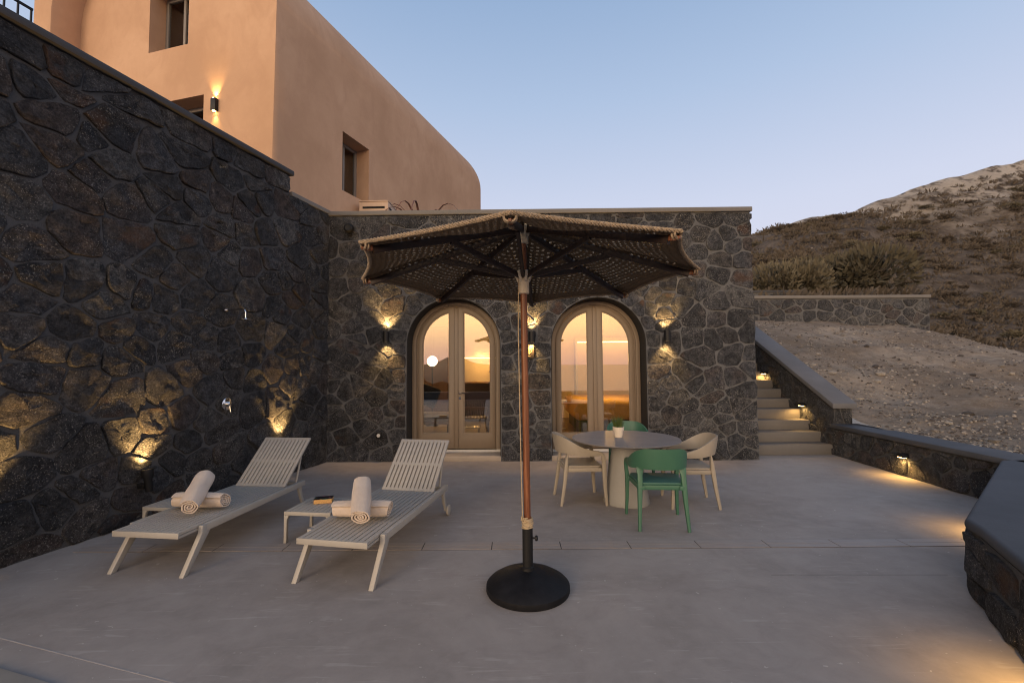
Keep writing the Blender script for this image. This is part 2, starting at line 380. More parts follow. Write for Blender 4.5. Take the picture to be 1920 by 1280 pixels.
def hillmat():
    t = NT('hill_earth'); P = t.pos(); a = t.noise(.05, 5, .6, vec=P); b = t.noise(.35, 8, .72, vec=P); d = t.noise(2.2, 7, .75, vec=P)
    c = t.ramp(b, [(.36, (.058, .047, .039)), (.5, (.102, .083, .068)), (.64, (.160, .133, .110))])
    s = t.n('ShaderNodeSeparateXYZ', {0: P}); # pale tuff exposed along the crest
    k = t.math('SUBTRACT', s.outputs['Y'], t.math('MULTIPLY', t.math('SUBTRACT', a, .5), 60))
    pale = t.math('MULTIPLY', t.maprange(t.math('ADD', k, t.math('MULTIPLY', s.outputs['X'], .12)), 80, 96), t.maprange(b, .40, .52))
    c = t.mix(t.math('MULTIPLY', pale, .9), c, (.44, .395, .34)); c = t.mix(t.maprange(d, .54, .66, 0, .6), c, (.200, .166, .134))
    t.base(c); t.set(Roughness=.97, Specular_IOR_Level=.1); t.bump(d, .8, .4)
hillmat()
def scrub(name, c0, c1):
    t = NT(name); oi = t.n('ShaderNodeObjectInfo').outputs['Random']
    f = t.math('ADD', t.math('MULTIPLY', oi, .5), t.math('MULTIPLY', t.noise(1.1, 4, .7, vec=t.pos()), .6))
    t.base(t.ramp(f, [(.2, c0), (.85, c1)])); t.set(Roughness=.95, Specular_IOR_Level=.1)
scrub('dry_scrub', (.058, .049, .041), (.136, .113, .090)); scrub('green_scrub', (.082, .073, .052), (.165, .143, .100)); scrub('twig', (.07, .055, .04), (.16, .13, .10))
simple('rock', (.20, .175, .150), .95, .35, 9, .6, 40, .02); simple('rock_pale', (.30, .265, .225), .95, .2, 9, .6, 40, .02); simple('rock_dark', (.07, .058, .05), .95, .3, 9, .6, 40, .02)
def sea():
    t = NT('sea_water'); P = t.pos(); v = t.n('ShaderNodeMapping', {'Vector': P, 'Scale': (.004, .012, 1)}).outputs[0]
    t.base((.30, .22, .24)); t.set(Roughness=.38, Specular_IOR_Level=.5); t.bump(t.noise(3, 8, .7, vec=v), .25, 6)
sea()

# ================================================================== structure: floor, sea, ground
fl = MB().slab([(-5.2, -5.5), (7.6, -5.5), (7.6, 8.6), (-5.2, 8.6)], -.25, 0).build('terrace_floor', 'floor_cement'); meta(fl, kind='structure')
# the slot drain: two rows of cover slabs with dark joints, across the terrace
MB().box(-3.9, 4.15, 4.138, 4.312, 0, .0015).build('drain_channel', 'joint_dark', fl)
cov = {}
for row, (y0, y1) in enumerate(((4.143, 4.222), (4.226, 4.307))):
    x = -3.93; i = 0
    while x < 4.14:
        x1 = min(x + .618, 4.14)
        key = (row, round(x1 - x, 3))
        if key not in cov: cov[key] = MB().box(0, x1 - x - .003, 0, y1 - y0, 0, .004).mesh('drain_cover'); cov[key].materials.append(MAT['drain_cement'])
        o = bpy.data.objects.new('drain_cover', cov[key]); COL.objects.link(o); o.parent = fl; o.location = (x, y0, .0002); x += .623
for (a, b, wd, mt) in (((-3.15, 2.871), (-1.05, 2.245), .007, 'joint_pale'), ((2.0, 3.62), (3.35, 3.60), .0015, 'joint_dark')):
    a = Vector((*a, 0)); b = Vector((*b, 0)); d = (b - a).normalized(); s = Vector((-d.y, d.x, 0)) * wd / 2
    MB().add([a - s, b - s, b + s, a + s, a - s + Vector((0, 0, .0012)), b - s + Vector((0, 0, .0012)), b + s + Vector((0, 0, .0012)), a + s + Vector((0, 0, .0012))], [(0, 3, 2, 1), (4, 5, 6, 7), (0, 1, 5, 4), (1, 2, 6, 5), (2, 3, 7, 6), (3, 0, 4, 7)]).build('floor_joint', mt, fl)
# low timber-coloured edge at the near corner of the terrace
e = MB().slab([(-2.90, 2.60), (-2.36, 2.437), (-2.3, 1.6), (-2.95, 1.6)], .0, .012).build('plunge_pool_edge', 'threshold', bevel=.003)
meta(e, 'beige stone edging slab let into the terrace corner by the tall wall', 'edging')

# ------------------------------------------------------------------ Voronoi stone walling
def clip(poly, px, py, nx, ny):
    out = []; k = len(poly)
    for i in range(k):
        a = poly[i]; b = poly[(i + 1) % k]
        da = (a[0] - px) * nx + (a[1] - py) * ny; db = (b[0] - px) * nx + (b[1] - py) * ny
        if da <= 0: out.append(a)
        if (da < 0 < db) or (db < 0 < da):
            t = da / (da - db); out.append((a[0] + (b[0] - a[0]) * t, a[1] + (b[1] - a[1]) * t))
    return out
def cells(seeds, rect, keep):
    S = np.array(seeds); res = []
    for i in keep:
        p = S[i]; d = ((S - p) ** 2).sum(1); order = np.argsort(d)[1:34]
        poly = [(rect[0], rect[2]), (rect[1], rect[2]), (rect[1], rect[3]), (rect[0], rect[3])]
        for j in order:
            q = S[j]; n = q - p; mid = (p + q) / 2
            poly = clip(poly, mid[0], mid[1], n[0], n[1])
            if len(poly) < 3: break
        res.append(poly)
    return res
def area(p): return abs(sum(p[i][0] * p[(i + 1) % len(p)][1] - p[(i + 1) % len(p)][0] * p[i][1] for i in range(len(p)))) / 2
def cent(p): return (sum(q[0] for q in p) / len(p), sum(q[1] for q in p) / len(p))
def chaikin(p, k=.25):
    o = []
    for i in range(len(p)):
        a = p[i]; b = p[(i + 1) % len(p)]
        o += [(a[0] * (1 - k) + b[0] * k, a[1] * (1 - k) + b[1] * k), (a[0] * k + b[0] * (1 - k), a[1] * k + b[1] * (1 - k))]
    return o
def resample(p, n):
    q = p + [p[0]]; L_ = [0]
    for i in range(len(p)): L_.append(L_[-1] + math.dist(q[i], q[i + 1]))
    out = []; j = 0
    for i in range(n):
        t = L_[-1] * i / n
        while L_[j + 1] < t: j += 1
        f = (t - L_[j]) / max(1e-9, L_[j + 1] - L_[j]); out.append((q[j][0] + (q[j + 1][0] - q[j][0]) * f, q[j][1] + (q[j + 1][1] - q[j][1]) * f))
    return out
def inset(p, d):
    n = len(p); o = list(p)
    base = list(p); ccw = sum(p[i][0] * p[(i + 1) % n][1] - p[(i + 1) % n][0] * p[i][1] for i in range(n)) > 0
    for i in range(n):
        a = base[i]; b = base[(i + 1) % n]; dx, dy = b[0] - a[0], b[1] - a[1]; l = math.hypot(dx, dy)
        if l < 1e-6: continue
        nx, ny = (dy / l, -dx / l) if ccw else (-dy / l, dx / l)
        o = clip(o, a[0] - nx * d, a[1] - ny * d, nx, ny)
        if len(o) < 3: return []
    return o
def stone_faces(poly, rnd, gap, proud, n=14, rough=.010):
    """a rough faced stone from its cell outline: verts in wall coordinates (x, -out, z)"""
    p = inset(poly, gap * rnd.uniform(.7, 1.5))
    if len(p) < 3 or area(p) < .0022: return None
    p = chaikin(p, rnd.uniform(.07, .16)); p = resample(p, n)
    c = cent(p); sz = math.sqrt(area(p))
    p = [(x + rnd.gauss(0, .022 * sz), z + rnd.gauss(0, .022 * sz)) for x, z in p]
    h = proud * rnd.uniform(.55, 1.35); tx, tz = rnd.uniform(-.10, .10), rnd.uniform(-.08, .10)
    def lerp(k): return [(c[0] + (x - c[0]) * k, c[1] + (z - c[1]) * k) for x, z in p]
    rings = [(lerp(1.0), -.012), (lerp(.985), h * .60), (lerp(.94), h * .95), (lerp(.68), h), (lerp(.36), h)]
    sd = rnd.uniform(0, 50); vs = []
    for ri, (rg, hh) in enumerate(rings):
        for x, z in rg:
            if ri == 0: vs.append((x, .012, z)); continue
            jx, jz = (rnd.gauss(0, .035 * sz), rnd.gauss(0, .035 * sz)) if ri > 2 else (0, 0)
            f = mn.noise((x * 7, z * 9, sd)) * 1.2 + mn.noise((x * 19, z * 22, sd)) * .7
            o = hh + (x - c[0]) * tx + (z - c[1]) * tz + f * rough * (.5 if ri == 1 else 1)
            vs.append((x + jx, -max(o, .004), z + jz))
    vs.append((c[0], -(h + rnd.gauss(0, rough * .6)), c[1]))
    fs = []; q = len(rings)
    for r in range(q - 1):
        for i in range(n):
            k = (i + 1) % n; fs.append((r * n + i, r * n + k, (r + 1) * n + k, (r + 1) * n + i))
    for i in range(n): fs.append(((q - 1) * n + i, (q - 1) * n + (i + 1) % n, q * n))
    return vs, fs
def stones(root, rects, size, seed, mat, gap=.013, proud=.024, aspect=1.22, arches=(), limit=300, n=14, M=None, tops=None, rough=.008):
    """fill rect regions (wall coords) with stones; arches=(cx,R,spring,z0) left open"""
    rnd = random.Random(seed); out = []
    for (x0, x1, z0, z1) in rects:
        W = x1 - x0; Hh = (z1 - z0) * aspect
        k = max(2, int(W * (z1 - z0) / (size * size / aspect)))
        S = []; tries = 0
        while len(S) < k and tries < k * 60:   # dart throwing with mixed radii: big and small stones together
            tries += 1; q = (rnd.uniform(0, W), rnd.uniform(0, Hh)); r = size * rnd.choice((.38, .5, .65, .8, 1.0, 1.2)) * (1 - .35 * tries / (k * 60))
            if all((q[0] - s[0]) ** 2 + (q[1] - s[1]) ** 2 > (r * .5 + s[2] * .5) ** 2 for s in S): S.append((*q, r))
        pts = [(q[0] + x0, q[1]) for q in S]; inside = []
        if arches:
            keep = []
            for q in pts:
                z = q[1] / aspect + z0; ok = True
                for (cx, RR, sp, zz) in arches:
                    d = math.hypot(q[0] - cx, z - sp) if z > sp else abs(q[0] - cx)
                    if d < RR + .20: ok = False
                if ok: keep.append(q)
            pts = keep
            for (cx, RR, sp, zz) in arches:
                ang = []; zc = zz + .10
                path = []
                while zc < sp: path.append((1, zc)); zc += rnd.uniform(.20, .30)
                a = rnd.uniform(.05, .15)
                for sgn in (-1, 1):
                    zc = zz + rnd.uniform(.08, .16)
                    while zc < sp:
                        o = rnd.uniform(.08, .14); pts.append((cx + sgn * (RR + o), (zc - z0) * aspect)); inside.append((cx + sgn * (RR - o), (zc - z0) * aspect)); zc += rnd.uniform(.20, .32)
                a = .10
                while a < math.pi - .05:
                    o = rnd.uniform(.09, .14); ca, sa = math.cos(a), math.sin(a)
                    pts.append((cx + (RR + o) * ca, (sp + (RR + o) * sa - z0) * aspect)); inside.append((cx + (RR - o) * ca, (sp + (RR - o) * sa - z0) * aspect)); a += rnd.uniform(.22, .36)
        allp = pts + inside
        cs = cells(allp, (x0, x1, 0, Hh), range(len(pts)))
        for p in cs:
            if len(p) < 3: continue
            p = [(x, z / aspect + z0) for x, z in p]
            for (cx, RR, sp, zz) in arches:   # never into the opening
                c = cent(p)
                if c[1] > sp - .02:
                    dx, dz = c[0] - cx, c[1] - sp; l = math.hypot(dx, dz)
                    if l < RR + .6: p = clip(p, cx + dx / l * (RR + .005), sp + dz / l * (RR + .005), -dx / l, -dz / l)
                elif abs(c[0] - cx) < RR + .6:
                    sg = 1 if c[0] > cx else -1; p = clip(p, cx + sg * (RR + .005), 0, -sg, 0)
                if len(p) < 3: break
            if len(p) >= 3: out.append(p)
    if tops:  # sloping top edge: (x0,z0,x1,z1)
        (ax, az, bx, bz) = tops; l = math.hypot(bx - ax, bz - az); nx, nz = -(bz - az) / l, (bx - ax) / l
        out = [q for q in (clip(p, ax, az, nx, nz) for p in out) if len(q) >= 3]
    out.sort(key=area, reverse=True)
    rest = MB()
    for i, p in enumerate(out):
        r = stone_faces(p, rnd, gap, proud, n, rough)
        if not r: continue
        vs, fs = r
        if M is not None: vs = [tuple(M @ Vector(v)) for v in vs]
        if i < limit:
            me = bpy.data.meshes.new('stone'); me.from_pydata(vs, [], fs); me.shade_smooth(); me.set_sharp_from_angle(angle=R(22)); link('stone', me, mat, root)
        else: rest.add(vs, fs)
    if rest.v:
        me = bpy.data.meshes.new('small_stones'); me.from_pydata(rest.v, [], rest.f); me.shade_smooth(); o = link('small_stones', me, mat, root); o['kind'] = 'stuff'

# ------------------------------------------------------------------ tall retaining wall on the left
LWd = Vector((.250, .968, 0)); LW0 = Vector((-4.982, .931, 0)); LWrz = math.atan2(.968, .250); LWL = 7.16
lw = thing('retaining_wall', 'tall dark lava stone retaining wall rising beside the sun loungers', 'wall', LW0, LWrz)
MB().prism([(0, -.2), (LWL + .3, -.2), (LWL + .3, 4.28), (6.19, 4.28), (6.19, 4.58), (0, 4.58)], 0, .6).build('mortar', 'mortar_dark', lw)
stones(lw, [(0, LWL, 0, 4.29), (0, 6.18, 4.295, 4.575)], .375, 5, 'basalt_shaded', gap=.0085, proud=.024, n=18, rough=.016)
MB().box(-.05, 6.22, -.075, .68, 4.58, 4.66).build('coping', 'coping_dark', lw, bevel=.02)
MB().box(6.225, LWL + .12, -.03, .3, 4.28, 4.352).build('coping', 'coping_grey', lw, bevel=.01)

# ------------------------------------------------------------------ stone building with two arches
BW0 = Vector((-3.193, 7.86, 0)); BWrz = math.atan2(-.0113, 1); BWL = 7.36
bw = thing('stone_house', 'lava stone building front with two arched glass doors', 'building', BW0, BWrz)
A1 = (2.184, .81, 1.99, 0); A2 = (4.678, .8175, 1.975, 0)
out = [(-.25, -.1)] 
for (cx, RR, sp, zz) in (A1, A2): out += [(cx - RR, -.1)] + arcpts(RR, sp, -.05, 36, cx)[1:-1] + [(cx + RR, -.1)]
out += [(BWL, -.1), (BWL - .03, 4.255), (-.25, 4.255)]
MB().prism(out, 0, .46).build('mortar', 'mortar', bw)
stones(bw, [(0, BWL, 0, 4.25)], .335, 11, 'basalt', gap=.0085, proud=.014, arches=(A1, A2), n=16, rough=.010)
MB().box(.0, BWL + .0, -.045, .5, 4.255, 4.332).build('coping', 'coping_grey', bw, bevel=.008)
MB().box(-.5, BWL - .02, .5, 5.6, 4.0, 4.29).build('roof', 'coping_grey', bw)
MB().box(BWL - .42, BWL - .02, .461, 5.6, -.1, 4.0).build('side_wall', 'mortar', bw)
stones(bw, [(.0, 5.1, .0, 4.2)], .5, 77, 'basalt', M=Matrix.Translation((BWL - .02, .5, 0)) @ Matrix.Rotation(math.pi / 2, 4, 'Z'), limit=0)
for (cx, RR, sp, zz) in (A1, A2):   # dark painted lining of each opening, its shadow also put into the colour
    a = arcpts(RR - .002, sp, .0, 40, cx); b = arcpts(RR - .012, sp, .0, 40, cx)
    MB().strip(a, b, .012, .455).build('reveal', 'reveal_dark', bw)
    MB().box(cx - RR + .002, cx + RR - .002, .0, 1.1, .0, .088).build('doorstep', 'threshold', bw, bevel=.006)
    MB().box(cx - RR + .02, cx + RR - .02, .37, .50, .0885, .135).build('sill', 'white_metal', bw)

# ------------------------------------------------------------------ arched double doors
def arched_door(cx, RR, sp, label, handle):
    d = thing('arched_door', label, 'door', bw.matrix_basis @ Vector((cx, 0, 0)), BWrz, 'arched glass doors')
    d.location = Matrix.Translation(BW0) @ Matrix.Rotation(BWrz, 4, 'Z') @ Vector((cx, .36, 0))
    z0 = .136
    f = MB(); f.strip(arcpts(RR - .014, sp, z0, 36), arcpts(RR - .085, sp, z0, 36), .0, .10); f.build('frame', 'door_paint', d, bevel=.006)
    f = MB(); f.strip(arcpts(RR - .080, sp, z0, 36), arcpts(RR - .108, sp, z0, 36), .035, .11); f.build('inner_frame', 'door_paint', d, bevel=.004)
    Rl = RR - .110; Rg = RR - .195
    for sg in (-1, 1):
        def half(rad, xin, zb, n=22):
            top = math.acos(xin / rad)
            pts = [(xin, zb), (rad, zb)] + [(rad * math.cos(top * i / n), sp + rad * math.sin(top * i / n)) for i in range(n + 1)]
            return [(sg * x, z) for x, z in pts]
        A = half(Rl, .006, z0 + .008); B = half(Rg, .128, .405)
        lf = MB().strip(A, B, .022, .080).build('leaf', 'door_paint', d, bevel=.005)
        B2 = half(Rg + .006, .122, .399); B3 = half(Rg - .016, .144, .421)
        MB().strip(B2, B3, .034, .068).build('bead', 'door_paint', lf, bevel=.003)
        MB().prism(half(Rg + .004, .124, .401), .046, .054).build('glass', 'door_glass', lf)
        if handle and sg == 1:
            h = MB(); h.lathe([(.024, 0), (.024, .008)], 16, Matrix.Translation((.062, .022, 1.135)) @ Matrix.Rotation(math.pi / 2, 4, 'X')); h.tube([(.062, .016, 1.135), (.062, -.032, 1.135)], .009, 8); h.tube([(.056, -.034, 1.135), (.19, -.034, 1.135)], .0095, 8)
            h.lathe([(.018, 0), (.018, .007)], 16, Matrix.Translation((.062, .022, 1.045)) @ Matrix.Rotation(math.pi / 2, 4, 'X') @ Matrix.Scale(1.7, 4, (0, 1, 0)))
            h.build('handle', 'chrome', lf, smooth=True)
    MB().box(-.032, .032, .004, .03, z0 + .01, sp + Rl - .02).build('centre_batten', 'door_paint', d, bevel=.008)
    return d
arched_door(A1[0], A1[1], A1[2], 'arched glass double door with a chrome lever handle, globe lamp glowing inside', True)
arched_door(A2[0], A2[1], A2[2], 'arched glass double door without a handle, behind the dining table', False)

# ------------------------------------------------------------------ the lit rooms inside
def room(name, mb, mat): o = mb.build(name, mat); meta(o, kind='structure'); return o
room('room_floor', MB().box(-3.1, 4.0, 8.34, 13.6, .02, .086), 'room_floor')
room('room_wall', MB().box(-3.1, 4.0, 13.3, 13.5, .086, 3.4), 'cream_wall'); room('room_wall', MB().box(-3.15, -3.0, 8.34, 13.3, .086, 3.4), 'cream_wall'); room('room_wall', MB().box(3.66, 3.8, 8.34, 13.3, .086, 3.4), 'cream_wall'); room('partition_wall', MB().box(.25, .40, 8.6, 13.3, .086, 3.4), 'cream_wall')
room('room_ceiling', MB().box(-3.1, 4.0, 8.34, 13.6, 3.4, 3.6), 'cream_wall')
def point(parent, loc, e, col=(1, .66, .30), r=.015):
    l = bpy.data.lights.new('bulb', 'POINT'); l.energy = e; l.color = col; l.shadow_soft_size = r; o = bpy.data.objects.new('bulb', l); COL.objects.link(o); o.location = loc; o.parent = parent; return o
def spot(parent, loc, direction, e, ang, blend=.6, col=(1, .58, .20), r=.02):
    l = bpy.data.lights.new('bulb', 'SPOT'); l.energy = e; l.color = col; l.spot_size = R(ang); l.spot_blend = blend; l.shadow_soft_size = r; o = bpy.data.objects.new('bulb', l); COL.objects.link(o)
    o.location = loc; o.rotation_euler = Vector(direction).to_track_quat('-Z', 'Y').to_euler(); o.parent = parent; return o
# wardrobe and globe lamp
wd = thing('wardrobe', 'brown wooden wardrobe standing inside behind the globe lamp', 'wardrobe', (-2.18, 12.5, .086))
MB().box(-.42, .42, 0, .6, 0, 2.6).build('body', 'brown_panel', wd, bevel=.01); MB().box(-.40, -.01, -.02, -.001, .05, 2.55).build('door', 'brown_panel', wd); MB().box(.01, .40, -.02, -.001, .05, 2.55).build('door', 'brown_panel', wd)
gl = thing('globe_lamp', 'glowing white glass globe lamp on a dark stem inside the room', 'lamp', (-2.06, 11.75, .086))
g_ = MB(); g_.lathe([(.002, -.132)] + [(.132 * math.cos(a), .132 * math.sin(a)) for a in [R(-80 + 10 * i) for i in range(17)]] + [(.002, .132)], 24, Matrix.Translation((0, 0, 1.65)), caps=False); g_.build('globe', 'globe_glow', gl, smooth=True)
MB().tube([(0, 0, .02), (0, 0, 1.52)], .016, 8).lathe([(.16, 0), (.16, .02), (.02, .03)], 20).build('stem', 'black_metal', gl, smooth=True)
point(gl, (0, -.24, 1.65), 8)
# kitchen niche with a light strip and a dark counter
kt = thing('kitchen_counter', 'dark kitchen counter under a rounded amber niche with a light strip', 'counter', (-.85, 12.9, .086))
MB().box(-.85, .98, -.35, .38, 0, 1.02).build('cabinet', 'counter_dark', kt, bevel=.01); MB().box(-.87, 1.0, -.38, .38, 1.022, 1.055).build('worktop', 'brown_panel', kt)
MB().box(-.85, .98, .0, .38, 1.76, 3.3).build('upper_cabinet', 'cream_wall', kt); MB().box(-.8, .95, -.012, .012, 1.725, 1.752).build('light_strip', 'led_glow', kt)
MB().tube([(.22, .1, 1.055), (.22, .1, 1.32), (.21, .06, 1.37), (.20, .0, 1.37), (.20, -.03, 1.33)], .012, 8).build('tap', 'chrome', kt, smooth=True)
point(kt, (0, -.12, 1.62), 16, (1, .56, .17))
# lounge chair with a slatted back
lc = thing('lounge_chair', 'dark wooden lounge chair with a slatted back inside the room', 'chair', (-.82, 10.0, .086))
for sx_ in (-.27, .27):
    for sy_ in (-.25, .25): MB().tube([(sx_ * 1.05, sy_, 0), (sx_, sy_, .40)], .014, 8).build('leg', 'counter_dark', lc, smooth=True)
MB().box(-.29, .29, -.28, .28, .36, .42).build('seat', 'counter_dark', lc, bevel=.015); MB().box(-.29, .29, -.285, -.25, .60, .66).build('back_rail', 'brown_panel', lc, bevel=.008)
for i in range(9): MB().tube([(-.26 + i * .065, -.265, .42), (-.26 + i * .065, -.27, .61)], .010, 6).build('spindle', 'brown_panel', lc)
st = thing('stool', 'small grey metal stool in front of the slatted lounge chair', 'stool', (-.86, 9.35, .086))
MB().box(-.2, .2, -.16, .16, .28, .305).build('seat', 'steel', st, bevel=.01)
for sx_ in (-.17, .17):
    for sy_ in (-.13, .13): MB().tube([(sx_, sy_, 0), (sx_, sy_, .28)], .012, 8).build('leg', 'steel', st)
ar = thing('sofa', 'low wooden sofa with a navy cushion inside the room', 'sofa', (-2.0, 10.4, .086))
MB().box(-.75, .62, -.35, .35, .25, .31).build('frame', 'sofa_wood', ar, bevel=.01); MB().box(-.7, .60, -.33, .33, .312, .47).build('seat_cushion', 'rug_cloth', ar, bevel=.04)
MB().box(-.26, .20, -.08, .08, 0, .46, Matrix.Translation((.02, .05, .62)) @ Matrix.Rotation(.35, 4, 'Y') @ Matrix.Rotation(-.2, 4, 'X')).build('cushion', 'navy_cloth', ar, bevel=.05)
for sx_ in (-.7, .57):
    for sy_ in (-.3, .3): MB().tube([(sx_, sy_, 0), (sx_, sy_, .25)], .018, 8).build('leg', 'counter_dark', ar)
rg = MB().slab([(-1.95 + .75 * math.cos(a), 9.35 + .55 * math.sin(a)) for a in [i * math.pi / 16 for i in range(32)]], .087, .10).build('round_rug', 'rug_cloth'); meta(rg, 'pale round rug on the room floor before the sofa', 'rug')
# bed
bd = thing('bed', 'bed with a rumpled ochre cover behind the second arched door', 'bed', (2.35, 10.9, .086))
MB().box(-.86, 1.1, -.75, 1.2, .0, .30).build('bed_base', 'olive_cloth', bd, bevel=.03); MB().box(-1.0, 1.2, -.85, 1.25, .30, .74).build('cover', 'ochre_cloth', bd, bevel=.15, seg=5)
ns = thing('bedside_table', 'small white bedside table next to the ochre bed', 'table', (1.12, 11.0, .086))
MB().box(-.17, .17, -.2, .2, .66, .69).build('top', 'white_metal', ns, bevel=.006); MB().tube([(0, 0, .02), (0, 0, .66)], .02, 8).lathe([(.15, 0), (.15, .02), (.02, .03)], 16).build('leg', 'white_metal', ns)
hb = thing('wall_niche', 'lit wall niche above the bed with a bright upper edge', 'niche', (2.7, 13.1, .086))
MB().box(-.85, .9, -.03, .03, 2.16, 2.19).build('light_strip', 'led_glow', hb); MB().box(-.88, -.83, -.06, .2, .2, 2.19).build('side_trim', 'white_metal', hb); MB().box(-.88, .9, -.08, .2, 2.192, 2.3).build('top_trim', 'cream_wall', hb)
point(hb, (-.6, -2.5, 1.7), 62, (1, .56, .16))  # added bulb without a fitting, brightens the bed cover
ceil = thing('added_ceiling_lamp', 'added round ceiling lamp, unseen above the seats, warming the room', 'lamp', (-1.3, 10.6, 3.39))  # added fill lamp for the room, out of view
MB().lathe([(.16, 0), (.16, -.05), (.02, -.07)], 20).build('shade', 'globe_glow', ceil, smooth=True); point(ceil, (0, 0, -.3), 4, (1, .68, .34))

# ------------------------------------------------------------------ fittings on the stone walls
BM = Matrix.Translation(BW0) @ Matrix.Rotation(BWrz, 4, 'Z')
def wall_lamp(s, z, label):
    t = thing('wall_lamp', label, 'lamp', BM @ Vector((s, -.03, z)), BWrz, 'up and down lamps on the stone house')
    o = MB(); o.lathe([(.046, -.092), (.052, -.092), (.052, .092), (.046, .092), (.044, .07), (.044, -.07), (.046, -.092)], 24, Matrix.Translation((0, -.085, 0)), caps=False); o.build('body', 'black_metal', t, smooth=True)
    MB().box(-.03, .03, -.04, .005, -.05, .05).build('bracket', 'black_metal', t, bevel=.004)
    for sg in (-1, 1): MB().lathe([(.04, 0), (.04, .006)], 20, Matrix.Translation((0, -.085, sg * .072 - (.006 if sg > 0 else 0)))).build('lens', 'lamp_glow', t)
    spot(t, (0, -.085, .094), (0, .26, 1), 60, 92, .8); spot(t, (0, -.085, -.094), (0, .26, -1), 36, 92, .8)
wall_lamp(1.0465, 2.126, 'black cylinder wall lamp on the stone nearest the tall retaining wall')
wall_lamp(3.53, 2.106, 'black cylinder wall lamp between the two arched doors')
wall_lamp(5.82, 2.106, 'black cylinder wall lamp on the stone nearest the outdoor steps')
sg_ = thing('wall_plaque', 'small bronze plaque with a gold round letter sign between the doors', 'sign', BM @ Vector((3.485, -.055, 1.855)), BWrz)
MB().box(-.085, .085, -.012, .03, -.112, .112).build('plate', 'plaque', sg_, bevel=.002)
rg_ = MB()
for a0, a1 in ((R(-65), R(65)), (R(115), R(245))):
    n = 12; pa = [(.046 * math.cos(a0 + (a1 - a0) * i / n), .012 + .040 * math.sin(a0 + (a1 - a0) * i / n)) for i in range(n + 1)]; pb = [(.031 * math.cos(a0 + (a1 - a0) * i / n), .012 + .026 * math.sin(a0 + (a1 - a0) * i / n)) for i in range(n + 1)]
    rg_.prism(pa + pb[::-1], -.016, -.0125)
rg_.prism([(-.010, -.042), (.012, -.042), (.009, -.02), (.009, .05), (.012, .068), (-.012, .068), (-.008, .05), (-.008, -.02)], -.017, -.0125); rg_.build('emblem', 'gold', sg_)
tx = bpy.data.curves.new('lettering', 'FONT'); tx.body = 'PHI'; tx.size = .028; tx.align_x = 'CENTER'; tx.extrude = .0012; tob = bpy.data.objects.new('lettering', tx); COL.objects.link(tob)
dg = bpy.context.evaluated_depsgraph_get(); me = bpy.data.meshes.new_from_object(tob.evaluated_get(dg)); bpy.data.objects.remove(tob)
lt = link('lettering', me, 'gold', sg_); lt.rotation_euler = (math.pi / 2, 0, 0); lt.location = (.0, -.0145, -.085)
sp_ = thing('wall_speaker', 'round black outdoor speaker high on the stone house corner', 'speaker', BM @ Vector((.389, -.03, 4.01)), BWrz)
MB().lathe([(.02, .0), (.075, .02), (.085, .06), (.075, .11), (.055, .125), (.05, .118), (.002, .115)], 20, Matrix.Rotation(math.pi / 2, 4, 'X')).build('body', 'black_metal', sp_, smooth=True); MB().box(-.03, .03, -.03, .03, -.11, -.02).build('bracket', 'black_metal', sp_)
sk = thing('wall_socket', 'small black outdoor socket with a pale round cover low on the stone', 'socket', BM @ Vector((.9195, -.05, .455)), BWrz)
MB().box(-.05, .05, -.02, .03, -.05, .05).build('plate', 'black_metal', sk, bevel=.005); MB().lathe([(.03, 0), (.028, .012), (.005, .014)], 18, Matrix.Translation((0, -.02, 0)) @ Matrix.Rotation(math.pi / 2, 4, 'X')).build('cover', 'white_metal', sk, smooth=True)
LM = Matrix.Translation(LW0) @ Matrix.Rotation(LWrz, 4, 'Z')
sh = thing('rain_shower', 'chrome rain shower head on a bent arm from the tall wall', 'shower', LM @ Vector((5.075, -.03, 2.37)), LWrz)
MB().tube([(0, .03, 0), (0, -.26, 0), (0, -.295, -.01), (0, -.31, -.04), (0, -.31, -.115)], .010, 10).build('arm', 'chrome', sh, smooth=True)
MB().lathe([(.03, .0), (.03, .012), (.005, .015)], 18, Matrix.Rotation(math.pi / 2, 4, 'X')).build('flange', 'chrome', sh, smooth=True)
MB().lathe([(.098, 0), (.10, .006), (.02, .016), (.014, .03)], 28, Matrix.Translation((0, -.31, -.14))).build('rose', 'chrome', sh, smooth=True)
vv = thing('shower_valve', 'round chrome shower valve with a lever on the tall wall', 'valve', LM @ Vector((5.108, -.045, 1.165)), LWrz)
MB().lathe([(.078, -.03), (.078, .008), (.07, .012)], 28, Matrix.Rotation(math.pi / 2, 4, 'X')).build('plate', 'chrome', vv, smooth=True); MB().lathe([(.03, 0), (.03, .05), (.02, .055)], 18, Matrix.Rotation(math.pi / 2, 4, 'X')).build('knob', 'chrome', vv, smooth=True); MB().tube([(0, -.045, -.02), (0, -.06, -.10)], .008, 8).build('lever', 'chrome', vv, smooth=True)
def uplight(s, z, label, e=20, ln=.6):
    t = thing('wall_uplight', label, 'lamp', LM @ Vector((s, -.035, z)), LWrz, 'uplights along the tall stone wall')
    Mr = Matrix.Translation((0, -.09, 0)) @ Matrix.Rotation(R(-10), 4, 'X')
    MB().lathe([(.030, -.16), (.036, -.15), (.036, -.03), (.055, .0), (.058, .07), (.050, .07), (.046, .04)], 22, Mr, caps=False).build('body', 'black_metal', t, smooth=True)
    MB().box(-.025, .025, -.07, .03, -.13, -.08).build('bracket', 'black_metal', t, bevel=.004); MB().lathe([(.046, .0), (.046, .004)], 20, Mr @ Matrix.Translation((0, 0, .045))).build('lens', 'lamp_glow', t)
    spot(t, (0, -.095, .06), (0, .24, 1), e, 84, .8, (1, .57, .19))
uplight(4.08, .50, 'black uplight on the tall wall behind the lounger with a side table against the wall', 80)
